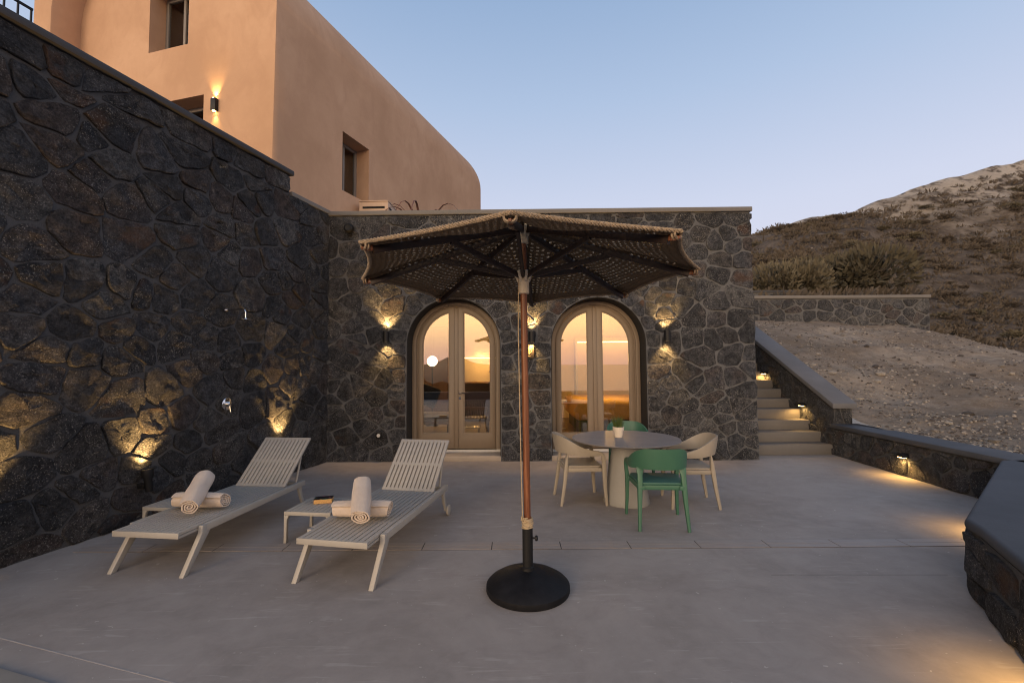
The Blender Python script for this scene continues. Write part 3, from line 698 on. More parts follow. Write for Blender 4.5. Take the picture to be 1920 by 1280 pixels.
uplight(6.05, .50, 'black uplight on the tall wall hidden behind a raised lounger backrest', 95)
uplight(2.82, .50, 'black uplight on the tall wall beyond the foot of the loungers', 100)

# ------------------------------------------------------------------ peach house above
K = Vector((-4.09, 7.7, 0)); fd = Vector((math.sin(R(19)), math.cos(R(19)), 0)); ld = Vector((-math.cos(R(15)), math.sin(R(15)), 0))
ho = thing('peach_house', 'peach plastered house with a rounded roof edge above the stone walls', 'house', (K.x, K.y, 4.2))
Kx = lambda a, b: (fd * a + ld * b)
def house_body():
    zt = 9.52 - 4.2; bm = bmesh.new()
    pts = [Kx(0, 0), Kx(9.16, 0), Kx(9.16, 5.2), Kx(0, 5.0)]
    lo = [bm.verts.new((p.x, p.y, -.6)) for p in pts]; hi = [bm.verts.new((p.x, p.y, zt)) for p in pts]
    bm.faces.new(lo[::-1]); bm.faces.new(hi); fs = [bm.faces.new((lo[i], lo[(i + 1) % 4], hi[(i + 1) % 4], hi[i])) for i in range(4)]
    bmesh.ops.recalc_face_normals(bm, faces=bm.faces)
    ed = [e for e in bm.edges if {v for v in e.verts} in ({hi[0], hi[1]}, {hi[1], hi[2]})]
    bmesh.ops.bevel(bm, geom=ed, offset=1.5, segments=16, profile=.5, affect='EDGES')
    ed = [e for e in bm.edges if all(abs(v.co.x) < .02 and abs(v.co.y) < .02 for v in e.verts) and abs(e.verts[0].co.z - e.verts[1].co.z) > 1]
    bmesh.ops.bevel(bm, geom=ed, offset=.10, segments=5, profile=.5, affect='EDGES')
    me = bpy.data.meshes.new('wall'); bm.to_mesh(me); bm.free(); me.shade_smooth(); me.set_sharp_from_angle(angle=R(50)); return me
hb_ = link('wall', house_body(), 'peach_plaster', ho)
def cut(poly_pts):
    """cut a window recess (box given by 8 points) out of the house wall"""
    c = MB().add(poly_pts, [(0, 1, 3, 2), (4, 6, 7, 5), (0, 4, 5, 1), (2, 3, 7, 6), (0, 2, 6, 4), (1, 5, 7, 3)]); me = c.mesh('cutter')
    o = bpy.data.objects.new('cutter', me); COL.objects.link(o); o.parent = ho
    md = hb_.modifiers.new('b', 'BOOLEAN'); md.operation = 'DIFFERENCE'; md.object = o; md.solver = 'EXACT'
    return o
def hole(axis, nrm, a0, a1, z0, z1, depth):
    return [axis * a + nrm * d + Vector((0, 0, z)) for z in (z0 - 4.2, z1 - 4.2) for d in (.05, -depth) for a in (a0, a1)]
fn = Vector((fd.y, -fd.x, 0)); ln_ = Vector((ld.y, -ld.x, 0)) * -1
if ln_.y > 0: ln_ = -ln_
cutters = [cut(hole(fd, fn, 1.73, 2.62, 5.30, 6.56, .42)), cut(hole(ld, ln_, 1.99, 2.96, 7.66, 8.95, .40)), cut(hole(ld, ln_, 1.58, 3.1, 4.3, 6.62, .40))]
bpy.context.view_layer.update(); dg = bpy.context.evaluated_depsgraph_get()
me2 = bpy.data.meshes.new_from_object(hb_.evaluated_get(dg)); hb_.modifiers.clear(); me2.shade_smooth(); me2.set_sharp_from_angle(angle=R(50)); hb_.data = me2; hb_.modifiers.new('n', 'WEIGHTED_NORMAL').keep_sharp = True
for c in cutters: bpy.data.objects.remove(c)
def window(axis, nrm, a0, a1, z0, z1, depth, name='window'):
    z0 -= 4.2; z1 -= 4.2; P = lambda a, d, z: axis * a - nrm * d + Vector((0, 0, z))
    fr = MB()
    def bar(aa, ab, za, zb, d0=depth - .09, d1=depth - .03): fr.add([P(a, d, z) for z in (za, zb) for d in (d0, d1) for a in (aa, ab)], [(0, 2, 3, 1), (4, 5, 7, 6), (0, 1, 5, 4), (2, 6, 7, 3), (0, 4, 6, 2), (1, 3, 7, 5)])
    k = .07; bar(a0 + .003, a0 + k, z0, z1); bar(a1 - k, a1 - .003, z0, z1); bar(a0 + k + .002, a1 - k - .002, z0 + .003, z0 + k); bar(a0 + k + .002, a1 - k - .002, z1 - k, z1 - .003); bar((a0 + a1) / 2 - .03, (a0 + a1) / 2 + .03, z0 + k + .002, z1 - k - .002)
    w_ = fr.build(name, 'window_frame', ho, bevel=.006)
    g = MB(); g.add([P(a, d, z) for z in (z0 + .06, z1 - .06) for d in (depth - .062, depth - .056) for a in (a0 + .06, a1 - .06)], [(0, 2, 3, 1), (4, 5, 7, 6), (0, 1, 5, 4), (2, 6, 7, 3), (0, 4, 6, 2), (1, 3, 7, 5)]); g.build('pane', 'window_glass', w_)
    c = MB(); c.add([P(a, d, z) for z in (z0 + .02, z1 - .02) for d in (depth - .025, depth - .012) for a in (a0 + .02, a1 - .02)], [(0, 2, 3, 1), (4, 5, 7, 6), (0, 1, 5, 4), (2, 6, 7, 3), (0, 4, 6, 2), (1, 3, 7, 5)]); c.build('curtain', 'ochre_cloth', w_)
window(fd, fn, 1.73, 2.62, 5.30, 6.56, .42); window(ld, ln_, 1.99, 2.96, 7.66, 8.95, .40); window(ld, ln_, 1.58, 3.1, 4.3, 6.62, .40, 'terrace_door')
# flared side wing on the far end of the lit face
wg = MB(); B0 = ld * 4.80
def wp(a, d): return B0 + ld * a + ln_ * d
prof = [(0, -.6), (0, 8.6 - 4.2), (-.05, 8.9 - 4.2), (-.16, 9.25 - 4.2), (-.34, 9.6 - 4.2), (-.5, 9.8 - 4.2)]
vsw = []
for (a, z) in prof:
    for (aa, dd) in ((a, -.1), (a, .50), (.50, .50), (.50, -.1)): p = wp(aa, dd); vsw.append((p.x, p.y, z))
fsw = []
for i in range(len(prof) - 1):
    for j in range(4): k = (j + 1) % 4; fsw.append((i * 4 + j, i * 4 + k, i * 4 + 4 + k, i * 4 + 4 + j))
fsw += [(0, 1, 2, 3), tuple(len(prof) * 4 - 4 + j for j in (3, 2, 1, 0))]
wg.add(vsw, fsw).build('side_wing', 'peach_plaster', ho, bevel=.03)
p0 = wp(1.15, -1.2); p1 = wp(3.4, -1.2)
MB().add([(p0.x, p0.y, -.6), (p1.x, p1.y, -.6), (p1.x, p1.y + .3, -.6), (p0.x, p0.y + .3, -.6), (p0.x, p0.y, 6), (p1.x, p1.y, 6), (p1.x, p1.y + .3, 6), (p0.x, p0.y + .3, 6)], [(0, 3, 2, 1), (4, 5, 6, 7), (0, 1, 5, 4), (1, 2, 6, 5), (2, 3, 7, 6), (3, 0, 4, 7)]).build('rear_wall', 'peach_plaster', ho)
# lamp on the peach wall
pl = thing('wall_lamp', 'flat dark up and down lamp on the peach plaster', 'lamp', K + ld * 1.29 + ln_ * .0 + Vector((0, 0, 6.36)), math.atan2(-ld.y, -ld.x))
MB().box(-.055, .055, -.075, -.001, -.115, .115).build('body', 'black_metal', pl, bevel=.012)
for sg in (-1, 1): MB().lathe([(.03, 0), (.03, .004)], 16, Matrix.Translation((0, -.04, sg * .1165 - .002))).build('lens', 'lamp_glow', pl)
spot(pl, (0, -.06, .125), (0, .26, 1), 24, 76, .9, (1, .60, .20)); spot(pl, (0, -.06, -.125), (0, .26, -1), 9, 66, .9, (1, .60, .20))
# upper terrace ground behind the tall wall
ut = MB().slab([(LW0 + Vector((-.58, .15, 0))).to_tuple()[:2], (-3.75, 7.75), (-3.9, 8.2), (-4.3, 9.8), (-14, 11), (-14, 0)], 4.0, 4.32).build('upper_terrace', 'coping_grey'); meta(ut, kind='structure')
# railing on the upper terrace
rl_ = thing('railing', 'thin black metal railing on the upper terrace by the peach house', 'railing', (-5.66, 5.2, 4.32), LWrz)
MB().box(-3.0, 0, -.012, .012, 1.55, 1.575).build('top_rail', 'black_metal', rl_)
MB().box(-3.0, 0, -.012, .012, .10, .12).build('bottom_rail', 'black_metal', rl_)
rb = MB().box(-.008, .008, -.008, .008, 0, 1.549).mesh('baluster'); rb.materials.append(MAT['black_metal'])
for i in range(25):
    o = bpy.data.objects.new('baluster', rb); COL.objects.link(o); o.parent = rl_; o.location = (-.012 - i * .12, 0, 0)
# air conditioner box with slats
ac = thing('ventilation_box', 'peach painted box with slatted vents on the flat roof', 'vent', (-2.95, 9.62, 4.29), R(-2))
MB().box(-.315, .315, 0, .95, 0, .86).build('body', 'ac_paint', ac, bevel=.008); MB().box(-.325, .325, -.012, .962, .862, .885).build('lid', 'ac_paint', ac, bevel=.004)
for i in range(7):
    MB().box(-.24, .24, -.006, .003, .14 + i * .095, .185 + i * .095).build('slot', 'slot_shade', ac); MB().box(.312, .321, .08, .87, .14 + i * .095, .185 + i * .095).build('slot', 'slot_shade', ac)  # dark raised strips stand in for the shade inside the vent slots
# agave on the roof
def agave(loc, label, n, ln, seed):
    rnd = random.Random(seed); t = thing('agave_plant', label, 'plant', loc, 0, 'reddish plants on the flat roof')
    for i in range(n):
        a = 2 * math.pi * i / n + rnd.uniform(-.2, .2); l = ln * rnd.uniform(.75, 1.1); up_ = rnd.uniform(.55, 1.0); m_ = MB(); P = []; W = []
        for j in range(9):
            q = j / 8; rr = l * q * .8; z = l * up_ * math.sin(q * 2.6) * .8 + .02; P.append((rr * math.cos(a), rr * math.sin(a), z)); W.append((.034 * (1 - q) ** .7 + .004, .010 * (1 - q) + .003))
        m_.tube(P, W, 6).build('leaf', 'agave_red', t, smooth=True)
agave((-2.0, 10.1, 4.29), 'reddish agave with arching leaves behind the roof edge', 17, 1.22, 3)
agave((-1.30, 10.5, 4.29), 'small sparse reddish plant near the house end on the roof', 6, 1.1, 8)

# ------------------------------------------------------------------ outdoor steps
stp = thing('outdoor_steps', 'pale cement steps climbing beside the stone building', 'steps', (4.9, 8.16, 0))
for k in range(1, 10):
    MB().box(-.75, .785, (k - 1) * .3, k * .3 + (.0 if k < 9 else 1.5), 0 if k == 1 else (k - 1) * .18 - .03, k * .18).build('step', 'step_cement', stp, bevel=.008)
# wall along the steps, with sloping coping
sw = thing('stair_wall', 'dark stone wall along the steps under a sloping grey coping', 'wall', (5.69, 8.10, 0), math.pi / 2)
# local x runs along +Y of the world, local -y faces the steps' other side, so mirror with a matrix
SWM = Matrix.Rotation(math.pi, 4, 'Z')
sl_ = .505
zc = lambda x: .845 + sl_ * x
MB().prism([(0, 0), (4.2, 0), (4.2, zc(4.2)), (0, zc(0))], -.31, 0).build('mortar', 'mortar_dark', sw)
stones(sw, [(-4.2, 0, .0, 3.2)], .30, 21, 'basalt_shaded', M=SWM, tops=(-4.2, zc(4.2) - .012, 0, zc(0) - .012), limit=300)
stones(sw, [(0, .31, .0, .84)], .26, 22, 'basalt', M=Matrix.Rotation(-math.pi / 2, 4, 'Z') , limit=300)
MB().prism([(-.05, zc(-.05)), (4.2, zc(4.2)), (4.2, zc(4.2) + .095), (-.05, zc(-.05) + .095)], -.375, .055).build('coping', 'coping_slate', sw, bevel=.012)
# low wall on the right
LWa = Vector((5.687, 8.12, 0)); LWb = Vector((5.545, 4.90, 0)); lwl = (LWb - LWa).length; lrz = math.atan2((LWb - LWa).y, (LWb - LWa).x)
lo = thing('low_wall', 'long low dark stone wall with grey coping below the dirt slope', 'wall', LWa, lrz)
MB().box(0, lwl + .3, 0, .34, -.1, .478).build('mortar', 'mortar_dark', lo)
stones(lo, [(0, lwl, 0, .472)], .27, 31, 'basalt_shaded', limit=300)
MB().box(-.03, lwl - .05, -.055, .42, .480, .552).build('coping', 'coping_dark_slate', lo, bevel=.014)
# broad bench-high platform wall at the near right
pts = [(5.52, 5.06), (3.239, 3.309), (2.834, 2.615), (2.15, 1.45), (2.15, -2.0), (7.2, -2.0), (7.2, 5.06)]
pf = thing('platform_wall', 'broad dark stone platform with a wide slate grey top', 'wall', (3.239, 3.309, 0))
ox, oy = 3.239, 3.309
MB().slab([(x - ox, y - oy) for x, y in pts], -.1, .470).build('mortar', 'mortar_dark', pf)
for (a, b, sd) in ((1, 0, 41), (2, 1, 42), (3, 2, 43)):
    a = Vector((*pts[a], 0)) - Vector((ox, oy, 0)); b = Vector((*pts[b], 0)) - Vector((ox, oy, 0)); d = b - a
    # face normal must look to the terrace (left side of travel)
    Mx = Matrix.Translation(b) @ Matrix.Rotation(math.atan2(-d.y, -d.x), 4, 'Z')
    stones(pf, [(0, d.length, 0, .465)], .30, sd, 'basalt_shaded', M=Mx, limit=300)
cp = [(5.40, 5.10), (3.162, 3.25), (3.075, 3.06), (2.759, 2.517), (2.08, 1.36), (2.08, -2.0), (7.2, -2.0), (7.2, 5.10)]
MB().slab([(x - ox, y - oy) for x, y in cp], .472, .552).build('coping', 'coping_dark_slate', pf, bevel=.034, seg=4)
# eyelid lamps on the low walls
def eyelid(loc, rz, label, e):
    t = thing('eyelid_lamp', label, 'lamp', loc, rz, 'small hooded lamps on the low walls')
    n = 10; prof = [(.075 * math.cos(math.pi * i / n), .06 * math.sin(math.pi * i / n)) for i in range(n + 1)]
    MB().prism(prof, -.075, .03).build('hood', 'black_metal', t, bevel=.004)
    MB().box(-.05, .05, -.062, -.012, -.006, -.0005).build('lens', 'lamp_glow', t)
    spot(t, (0, -.045, -.014), (0, -.05, -1), e, 155, .5, (1, .56, .16), .015)
nz = R(-90)
eyelid((5.645, 8.897, .80), nz, 'small hooded lamp low on the stair wall above the third step', 9)
eyelid((5.645, 10.18, 1.39), nz, 'small hooded lamp on the stair wall near the top steps', 9)
eyelid((5.575, 6.55, .285), lrz, 'small hooded lamp on the long low wall', 11)
eyelid((4.54, 4.36, .30), math.atan2(5.06 - 3.309, 5.52 - 3.239) + math.pi, 'small hooded lamp on the far side of the broad platform', 8)
eyelid((2.575, 2.245, .32), math.atan2(3.309 - 2.615, 3.239 - 2.834) + math.pi, 'small hooded lamp on the near side of the broad platform', 8)

# ================================================================== dirt slope, far wall, hill
def sm(t): t = max(0., min(1., t)); return t * t * (3 - 2 * t)
from mathutils import noise as mn
def dirt_z(x, y):
    t = sm((y - 6.6) / 10.2); z = .53 + (2.62 - .042 * (x - 8.3)) * (t * .55 + .45 * max(0, min(1, (y - 7.8) / 8)))
    z += .10 * max(0, x - 6.2) * math.exp(-((y - 5.5) / 4) ** 2)
    z -= max(0, x - 13.2) * .30 * sm((y - 7) / 8)
    z += (mn.noise((x * .7, y * .7, 3)) * .15 + mn.noise((x * 2.3, y * 2.3, 8)) * .06) * min(1, max(0, (x - 6.0) / .6))
    if y > 15.7: z = z + (y - 15.7) * .12
    return z
def sheet(fx, xs, ys):
    m_ = MB(); nx = len(xs); m_.v = [(x, y, fx(x, y)) for y in ys for x in xs]; m_.f = [(j * nx + i, j * nx + i + 1, (j + 1) * nx + i + 1, (j + 1) * nx + i) for j in range(len(ys) - 1) for i in range(nx - 1)]; return m_
xs = [5.98 + .14 * i for i in range(int((24 - 5.98) / .14))]; ys = [4.9 + .14 * i for i in range(int((16.6 - 4.9) / .14))]
ds = sheet(dirt_z, xs, ys).build('dirt_slope', 'dirt', smooth=True); meta(ds, kind='structure')
def hill_z(x, y):
    t = (y - 17) / 73; zr = 16.4 + .245 * max(x, 30) + (min(x, 30) - 30) * .35; foot = 3.88 + (min(2.62 - .042 * (x - 8.3), 2.62) + .42 - max(0, x - 13.2) * .30 - 3.88) * sm((x - 14.2 - max(0, y - 16) * .72) / (.6 + max(0, y - 16) * .12))
    tt = min(t, 1.0); z = foot + (zr - foot) * (tt ** 1.05 if tt > 0 else tt * .35)
    if t > 1: z -= (t - 1) * 25
    k = min(1, max(0, (y - 18) / 20))
    z += mn.fractal((x * .05, y * .05, 2), 1, 2, 5) * 1.5 * k + mn.noise((x * .35, y * .35, 5)) * .35 * k + (mn.noise((x * .16, y * .16, 9)) * .8) * k
    return z
xs = [-30 + i * 1.1 for i in range(245)]; ys = [15.95 + i * .55 for i in range(60)] + [49 + i * 1.1 for i in range(62)]
hs = sheet(hill_z, xs, ys)
hl = hs.build('hillside', 'hill_earth', smooth=True); meta(hl, kind='structure')
gd = MB().slab([(-9000, -60), (9000, -60), (9000, 9000), (-9000, 9000)], -141, -140).build('ground', 'hill_earth'); meta(gd, kind='structure')
se = MB().slab([(-40000, -50000), (40000, -50000), (40000, -60.5), (-40000, -60.5)], -140.5, -140.2).build('sea', 'sea_water'); meta(se, kind='structure')
# headland seen in the door reflections, widened to keep the left door's reflection dark
def land_z(k, d):
    h = sm((-.030 - k) / .022); return -141 + (136 + mn.noise((k * 22, math.log(d) * 2, 4)) * 5 + 330 * .18 * math.exp(-((k + .150) / .035) ** 2) * sm((d - 5000) / 6000) * 3.6) * h
hd_ = MB(); ks = [-.47 + i * .0115 for i in range(41)]; dl = [150 * (90 ** (i / 30)) for i in range(31)]
hd_.v = [(k * d, -d, land_z(k, d)) for d in dl for k in ks]; hd_.f = [(j * 41 + i, j * 41 + i + 1, (j + 1) * 41 + i + 1, (j + 1) * 41 + i) for j in range(30) for i in range(40)]
hd = hd_.build('headland', 'far_land', smooth=True); meta(hd, kind='structure')
# low parapet at the sea edge of the terrace
MB().box(-4.6, 6.9, -5.4, -5.05, 0, .34).build('parapet', 'mortar_dark', bevel=.02)['kind'] = 'structure'
# far garden wall
fwl = thing('garden_wall', 'low stone garden wall with a pale coping at the top of the dirt slope', 'wall', (8.1, 15.75, 2.4), R(0.4))
MB().box(-.6, 6.45, 0, .4, 0, 1.44).build('mortar', 'mortar', fwl); stones(fwl, [(-.6, 6.45, .1, 1.43)], .42, 51, 'basalt', gap=.02, proud=.03)
MB().box(-.62, 6.5, -.05, .45, 1.442, 1.55).build('coping', 'coping_grey', fwl, bevel=.01)
fw2 = thing('garden_wall', 'short stretch of stone garden wall set back behind the longer one', 'wall', (8.4, 17.4, 2.8), R(0))
MB().box(-.6, 2.5, 0, .4, 0, 1.52).build('mortar', 'mortar', fw2); stones(fw2, [(-.6, 2.5, .1, 1.51)], .42, 52, 'basalt', gap=.02); MB().box(-.62, 2.55, -.05, .45, 1.522, 1.60).build('coping', 'coping_dark', fw2)

# loose stones on the dirt
rnd = random.Random(9)
def rock_mesh(seed, mat, k=1):
    r = random.Random(seed); bm = bmesh.new(); bmesh.ops.create_icosphere(bm, subdivisions=1, radius=1)
    for v in bm.verts: v.co = v.co * r.uniform(.65, 1.15); v.co.z *= .6
    me = bpy.data.meshes.new('stone'); bm.to_mesh(me); bm.free(); me.materials.append(MAT[mat]); return me
rk = [rock_mesh(i, mt) for i, mt in enumerate(('rock', 'rock_pale', 'rock', 'rock_dark', 'rock', 'rock_pale'))]
for i in range(60):
    while True:
        x, y = rnd.uniform(6.3, 17), rnd.uniform(5.2, 15.4)
        if x < 6.3 + (y - 5) * 1.0 + .5: break
    o = bpy.data.objects.new('loose_stone', rk[i % 6]); COL.objects.link(o); s = rnd.uniform(.035, .085) * (1 + y * .03)
    o.scale = (s, s * rnd.uniform(.7, 1.2), s); o.rotation_euler = (0, 0, rnd.uniform(0, 6)); o.location = (x, y, dirt_z(x, y) + s * .15)
    lab = {'rock': 'brownish', 'rock_pale': 'pale', 'rock_dark': 'dark'}[rk[i % 6].materials[0].name]
    meta(o, lab + ' loose stone lying on the bare dirt slope', 'stone', lab + ' loose stones on the dirt slope')
gr = {k: MB() for k in ('rock', 'rock_pale', 'rock_dark')}
ico = bmesh.new(); bmesh.ops.create_icosphere(ico, subdivisions=1, radius=1); ico.verts.ensure_lookup_table(); iv = [v.co.copy() for v in ico.verts]; ifc = [tuple(v.index for v in f.verts) for f in ico.faces]; ico.free()
for i in range(15000):
    y = 4.95 + 10.7 * rnd.random() ** 1.2; x = 6.05 + rnd.random() ** 1.3 * (2.5 + (y - 4.9) * 1.15)
    if mn.noise((x * .9, y * .9, 0)) + rnd.uniform(-.5, .5) < -.1: continue
    s = rnd.choice((.007, .009, .012, .016, .022, .03)) * (1 + y * .02); z = dirt_z(x, y); kz = rnd.uniform(.5, .9); ca = rnd.uniform(0, 6.3); c_, s_ = math.cos(ca), math.sin(ca)
    gr[rnd.choice(('rock', 'rock', 'rock_pale', 'rock_dark', 'rock_dark'))].add([(x + (v.x * c_ - v.y * s_ * .75) * s * rnd.uniform(.8, 1.2), y + (v.x * s_ + v.y * .75 * c_) * s, z + v.z * s * kz) for v in iv], ifc)
for k, m_ in gr.items(): o = m_.build('gravel', k); meta(o, {'rock': 'brownish', 'rock_pale': 'pale', 'rock_dark': 'dark'}[k] + ' gravel strewn over the dirt slope', 'gravel', kind='stuff')

# shrubs
def bush_mesh(seed, mat, n, flat=.62, leaf=.06, twigs=10):
    r = random.Random(seed); m_ = MB()
    lobes = [(r.uniform(-.5, .5), r.uniform(-.5, .5), r.uniform(.15, .5) * flat, r.uniform(.3, .55)) for _ in range(7)]
    for i in range(n):
        lx, ly, lz, lr = r.choice(lobes); d = Vector((r.gauss(0, 1), r.gauss(0, 1), r.gauss(.25, .9))).normalized(); q = lr * r.uniform(.45, 1.0) ** .5
        p = Vector((lx, ly, lz)) + Vector((d.x * q, d.y * q, d.z * q * flat))
        if p.z < 0: p.z = abs(p.z) * .3
        a = (d + Vector((r.uniform(-.5, .5), r.uniform(-.5, .5), r.uniform(.1, .9)))).normalized(); b = a.cross(Vector((r.uniform(-1, 1), r.uniform(-1, 1), r.uniform(-1, 1)))).normalized()
        l = leaf * r.uniform(.7, 2.2); wv = leaf * r.uniform(.22, .55)
        m_.add([p - b * wv, p + b * wv, p + a * l + b * wv * .4, p + a * l - b * wv * .4], [(0, 1, 2, 3)])
    me = m_.mesh('crown'); me.materials.append(MAT[mat])
    t_ = MB()
    for i in range(twigs):
        a = r.uniform(0, 6.28); e_ = r.uniform(.4, .9); P = [(0, 0, 0), (.35 * e_ * math.cos(a), .35 * e_ * math.sin(a), .30 * flat), (e_ * math.cos(a) * .8, e_ * math.sin(a) * .8, r.uniform(.4, .9) * flat)]; t_.tube(P, [.02, .012, .004], 4)
    tm = t_.mesh('stems'); tm.materials.append(MAT['twig']); return me, tm
bm_ = [bush_mesh(i, ('dry_scrub', 'dry_scrub', 'green_scrub', 'dry_scrub')[i % 4], 620, leaf=.10) for i in range(4)]
def shrub(x, y, s, k, label, group, h=1.0):
    t = thing('shrub', label, 'shrub', (x, y, hill_z(x, y) - .05 * s), rnd.uniform(0, 6), group); t.scale = (s, s, s * h)
    for nm, me in (('crown', bm_[k][0]), ('stems', bm_[k][1])): o = bpy.data.objects.new(nm, me); COL.objects.link(o); o.parent = t
    return t
fine = [bush_mesh(20 + i, 'green_scrub', 6500, flat=.75, leaf=.055, twigs=40) for i in range(2)]
for (x, y, s, h, lab) in ((12.0, 19.6, 2.1, 1.15, 'feathery pale shrub growing behind the short garden wall'), (16.2, 21.8, 3.0, 1.1, 'largest dusty green shrub on the slope behind the garden wall'), (10.4, 20.6, 1.5, .9, 'low feathery shrub close behind the stone building edge'), (19.6, 21.4, 1.7, .6, 'low brown tangled shrub beside the largest green one')):
    t = shrub(x, y, s, 2, lab, None, h)
    for c, me in zip(list(t.children), fine[int(x) % 2]): c.data = me
for i in range(260):
    y = 21 + 62 * rnd.random() ** 1.1; x = y * rnd.uniform(.42, 1.28)
    shrub(x, y, rnd.uniform(.55, 1.25) * (1 + y * .008), rnd.choice((0, 1, 2, 3)), 'dry brown shrub among the scrub on the hillside', 'dry shrubs on the hillside', rnd.uniform(.6, .9))
scr = MB(); rr_ = random.Random(4)
for i in range(5200):
    y = 17.5 + 69 * rr_.random() ** 1.25; x = y * rr_.uniform(.36, 1.4)
    if mn.noise((x * .09, y * .09, 4)) + rr_.uniform(-.45, .45) < -.22: continue
    s = rr_.uniform(.18, .60) * (1 + y * .012); z = hill_z(x, y)
    for q in range(24):
        a = rr_.uniform(0, 6.28); e_ = rr_.random() ** .5 * s; p = Vector((x + e_ * math.cos(a), y + e_ * math.sin(a), z + rr_.uniform(0, .35) * s)); d = Vector((math.cos(a) * .6, math.sin(a) * .6, rr_.uniform(.3, 1.1))).normalized(); b = d.cross(Vector((rr_.uniform(-1, 1), rr_.uniform(-1, 1), .3))).normalized(); l = s * rr_.uniform(.25, .65); wv = s * .12
        scr.add([p - b * wv, p + b * wv, p + d * l + b * wv * .3, p + d * l - b * wv * .3], [(0, 1, 2, 3)])
o = scr.build('scrub', 'dry_scrub'); meta(o, 'low dry scrub covering the whole hillside', 'scrub', kind='stuff')
hr = MB()
for i in range(2600):
    y = 18 + 72 * rr_.random() ** 1.1; x = y * rr_.uniform(.4, 1.35); 
    if mn.noise((x * .12, y * .12, 14)) < .22: continue
    s = rr_.uniform(.04, .17) * (1 + y * .006); z = hill_z(x, y); hr.add([(x + v.x * s * rr_.uniform(.7, 1.3), y + v.y * s, z + v.z * s * .6) for v in iv], ifc)
o = hr.build('rubble', 'rock'); meta(o, 'dusty rubble stones scattered through the hillside scrub', 'rubble', kind='stuff')

# ================================================================== furniture
# ------------------------------------------------------------------ parasol
um = thing('parasol', 'crocheted parasol with dark wooden ribs on a round black base', 'parasol', (.104, 3.415, 0))
MB().lathe([(.300, .0), (.306, .012), (.304, .045), (.285, .065), (.235, .095), (.170, .120), (.10, .140), (.052, .150), (.048, .165)], 48).build('base', 'black_base', um, smooth=True)
LEAN = -.0075
ax = lambda z: (LEAN * (z - .4), 0, z)
MB().lathe([(.046, .15), (.046, .17), (.0385, .175), (.0385, .445), (.036, .447)], 28).build('sleeve', 'black_metal', um, smooth=True)
kn = MB().tube([(.036, -.01, .375), (.060, -.014, .375)], .007, 8); kn.lathe([(.017, 0), (.020, .006), (.020, .014), (.014, .02)], 12, Matrix.Translation((.055, -.013, .375)) @ Matrix.Rotation(math.pi / 2, 4, 'Y')); kn.build('knob', 'black_metal', um, smooth=True)
MB().tube([ax(.2), ax(1.0), ax(1.8), ax(2.70)], .0255, 20).build('pole', 'pole_wood', um, smooth=True)
hx = lambda z: Vector(ax(z))
def hub(z0, z1, name, flip):
    h = MB(); h.lathe([(.030, z0), (.042, z0 + .004), (.042, z1), (.034, z1 + .01)], 24, Matrix.Translation((hx(z0).x, 0, 0)))
    for k in range(8):
        a = R(45 * k - 5 + 22.5); c = hx(z1) + Vector((math.sin(a) * .052, -math.cos(a) * .052, .02)); Mq = Matrix.Translation(c) @ Matrix.Rotation(a, 4, 'Z') @ Matrix.Rotation(R(25), 4, 'X')
        h.box(-.011, .011, -.012, .012, -.04, .045, Mq)
    h.build(name, 'hub_plastic', um, bevel=.003)
hub(2.555, 2.640, 'top_hub', False); hub(2.175, 2.285, 'runner', False)
RT = 1.265; ZT = 2.305; ZH = 2.695; TILT = .036
ribdir = [Vector((math.sin(R(45 * k - 5)), -math.cos(R(45 * k - 5)), 0)) for k in range(8)]
def beam(a, b, w_, h_): # rectangular bar with vertical long side
    a = Vector(a); b = Vector(b); return MB().tube([a, a.lerp(b, .5), b], [(w_, h_)] * 3, 8, ell=.35)
for d in ribdir:
    a = hx(2.66) + d * .04; b = Vector((0, 0, ZT - .01 - TILT * d.y * RT)) + d * (RT - .01)
    rb_ = beam(a, b - d * .055 + (a - b).normalized() * 0, .015, .024).build('rib', 'dark_wood', um, smooth=True)
    MB().tube([b - d * .06 + Vector((0, 0, .014)), b - d * .02 + Vector((0, 0, .003)), b + d * .012], [(.011, .019), (.011, .015), (.007, .007)], 8, ell=.35).build('tip', 'pole_wood', rb_, smooth=True)
    q = a.lerp(b, .50)
    s0 = hx(2.315) + d * .045
    beam(s0, q + Vector((0, 0, -.024)), .013, .020).build('strut', 'dark_wood', um, smooth=True)
# canopy: eight gores, pulled in between the ribs
cm = MB(); NR, NA = 22, 12; uvs = []; op = []
def gore(k, r, a):
    d0, d1 = ribdir[k], ribdir[(k + 1) % 8]
    rr = .035 + (RT + .012 - .035) * r
    p = d0.lerp(d1, a) * rr * (1 - .044 * r ** 2 * 4 * a * (1 - a))
    z = ZH + .022 + (ZT + .022 - ZH - .022) * r - .05 * math.sin(math.pi * min(1, r)) * 4 * a * (1 - a) + .012 * r ** 3 * 4 * a * (1 - a)
    p = p + Vector((hx(2.65).x * (1 - r), 0, z - TILT * p.y)); return p
for k in range(8):
    b0 = len(cm.v)
    for i in range(NR + 1):
        for j in range(NA + 1):
            r = i / NR; a = j / NA; cm.v.append(tuple(gore(k, r, a))); uvs.append((k * 40 + (a - .5) * r * 20, r * 26)); op.append(.86 - .34 * r if r < .90 else .15)
    for i in range(NR):
        for j in range(NA): q = b0 + i * (NA + 1) + j; cm.f.append((q, q + 1, q + NA + 2, q + NA + 1))
me = bpy.data.meshes.new('canopy'); me.from_pydata(cm.v, [], cm.f); uvl = me.uv_layers.new(name='UVMap')
for lp in me.loops: uvl.data[lp.index].uv = uvs[lp.vertex_index]
at = me.attributes.new('openness', 'FLOAT', 'POINT')
for i, v in enumerate(op): at.data[i].value = v
me.shade_smooth(); cn = link('canopy', me, 'crochet', um)
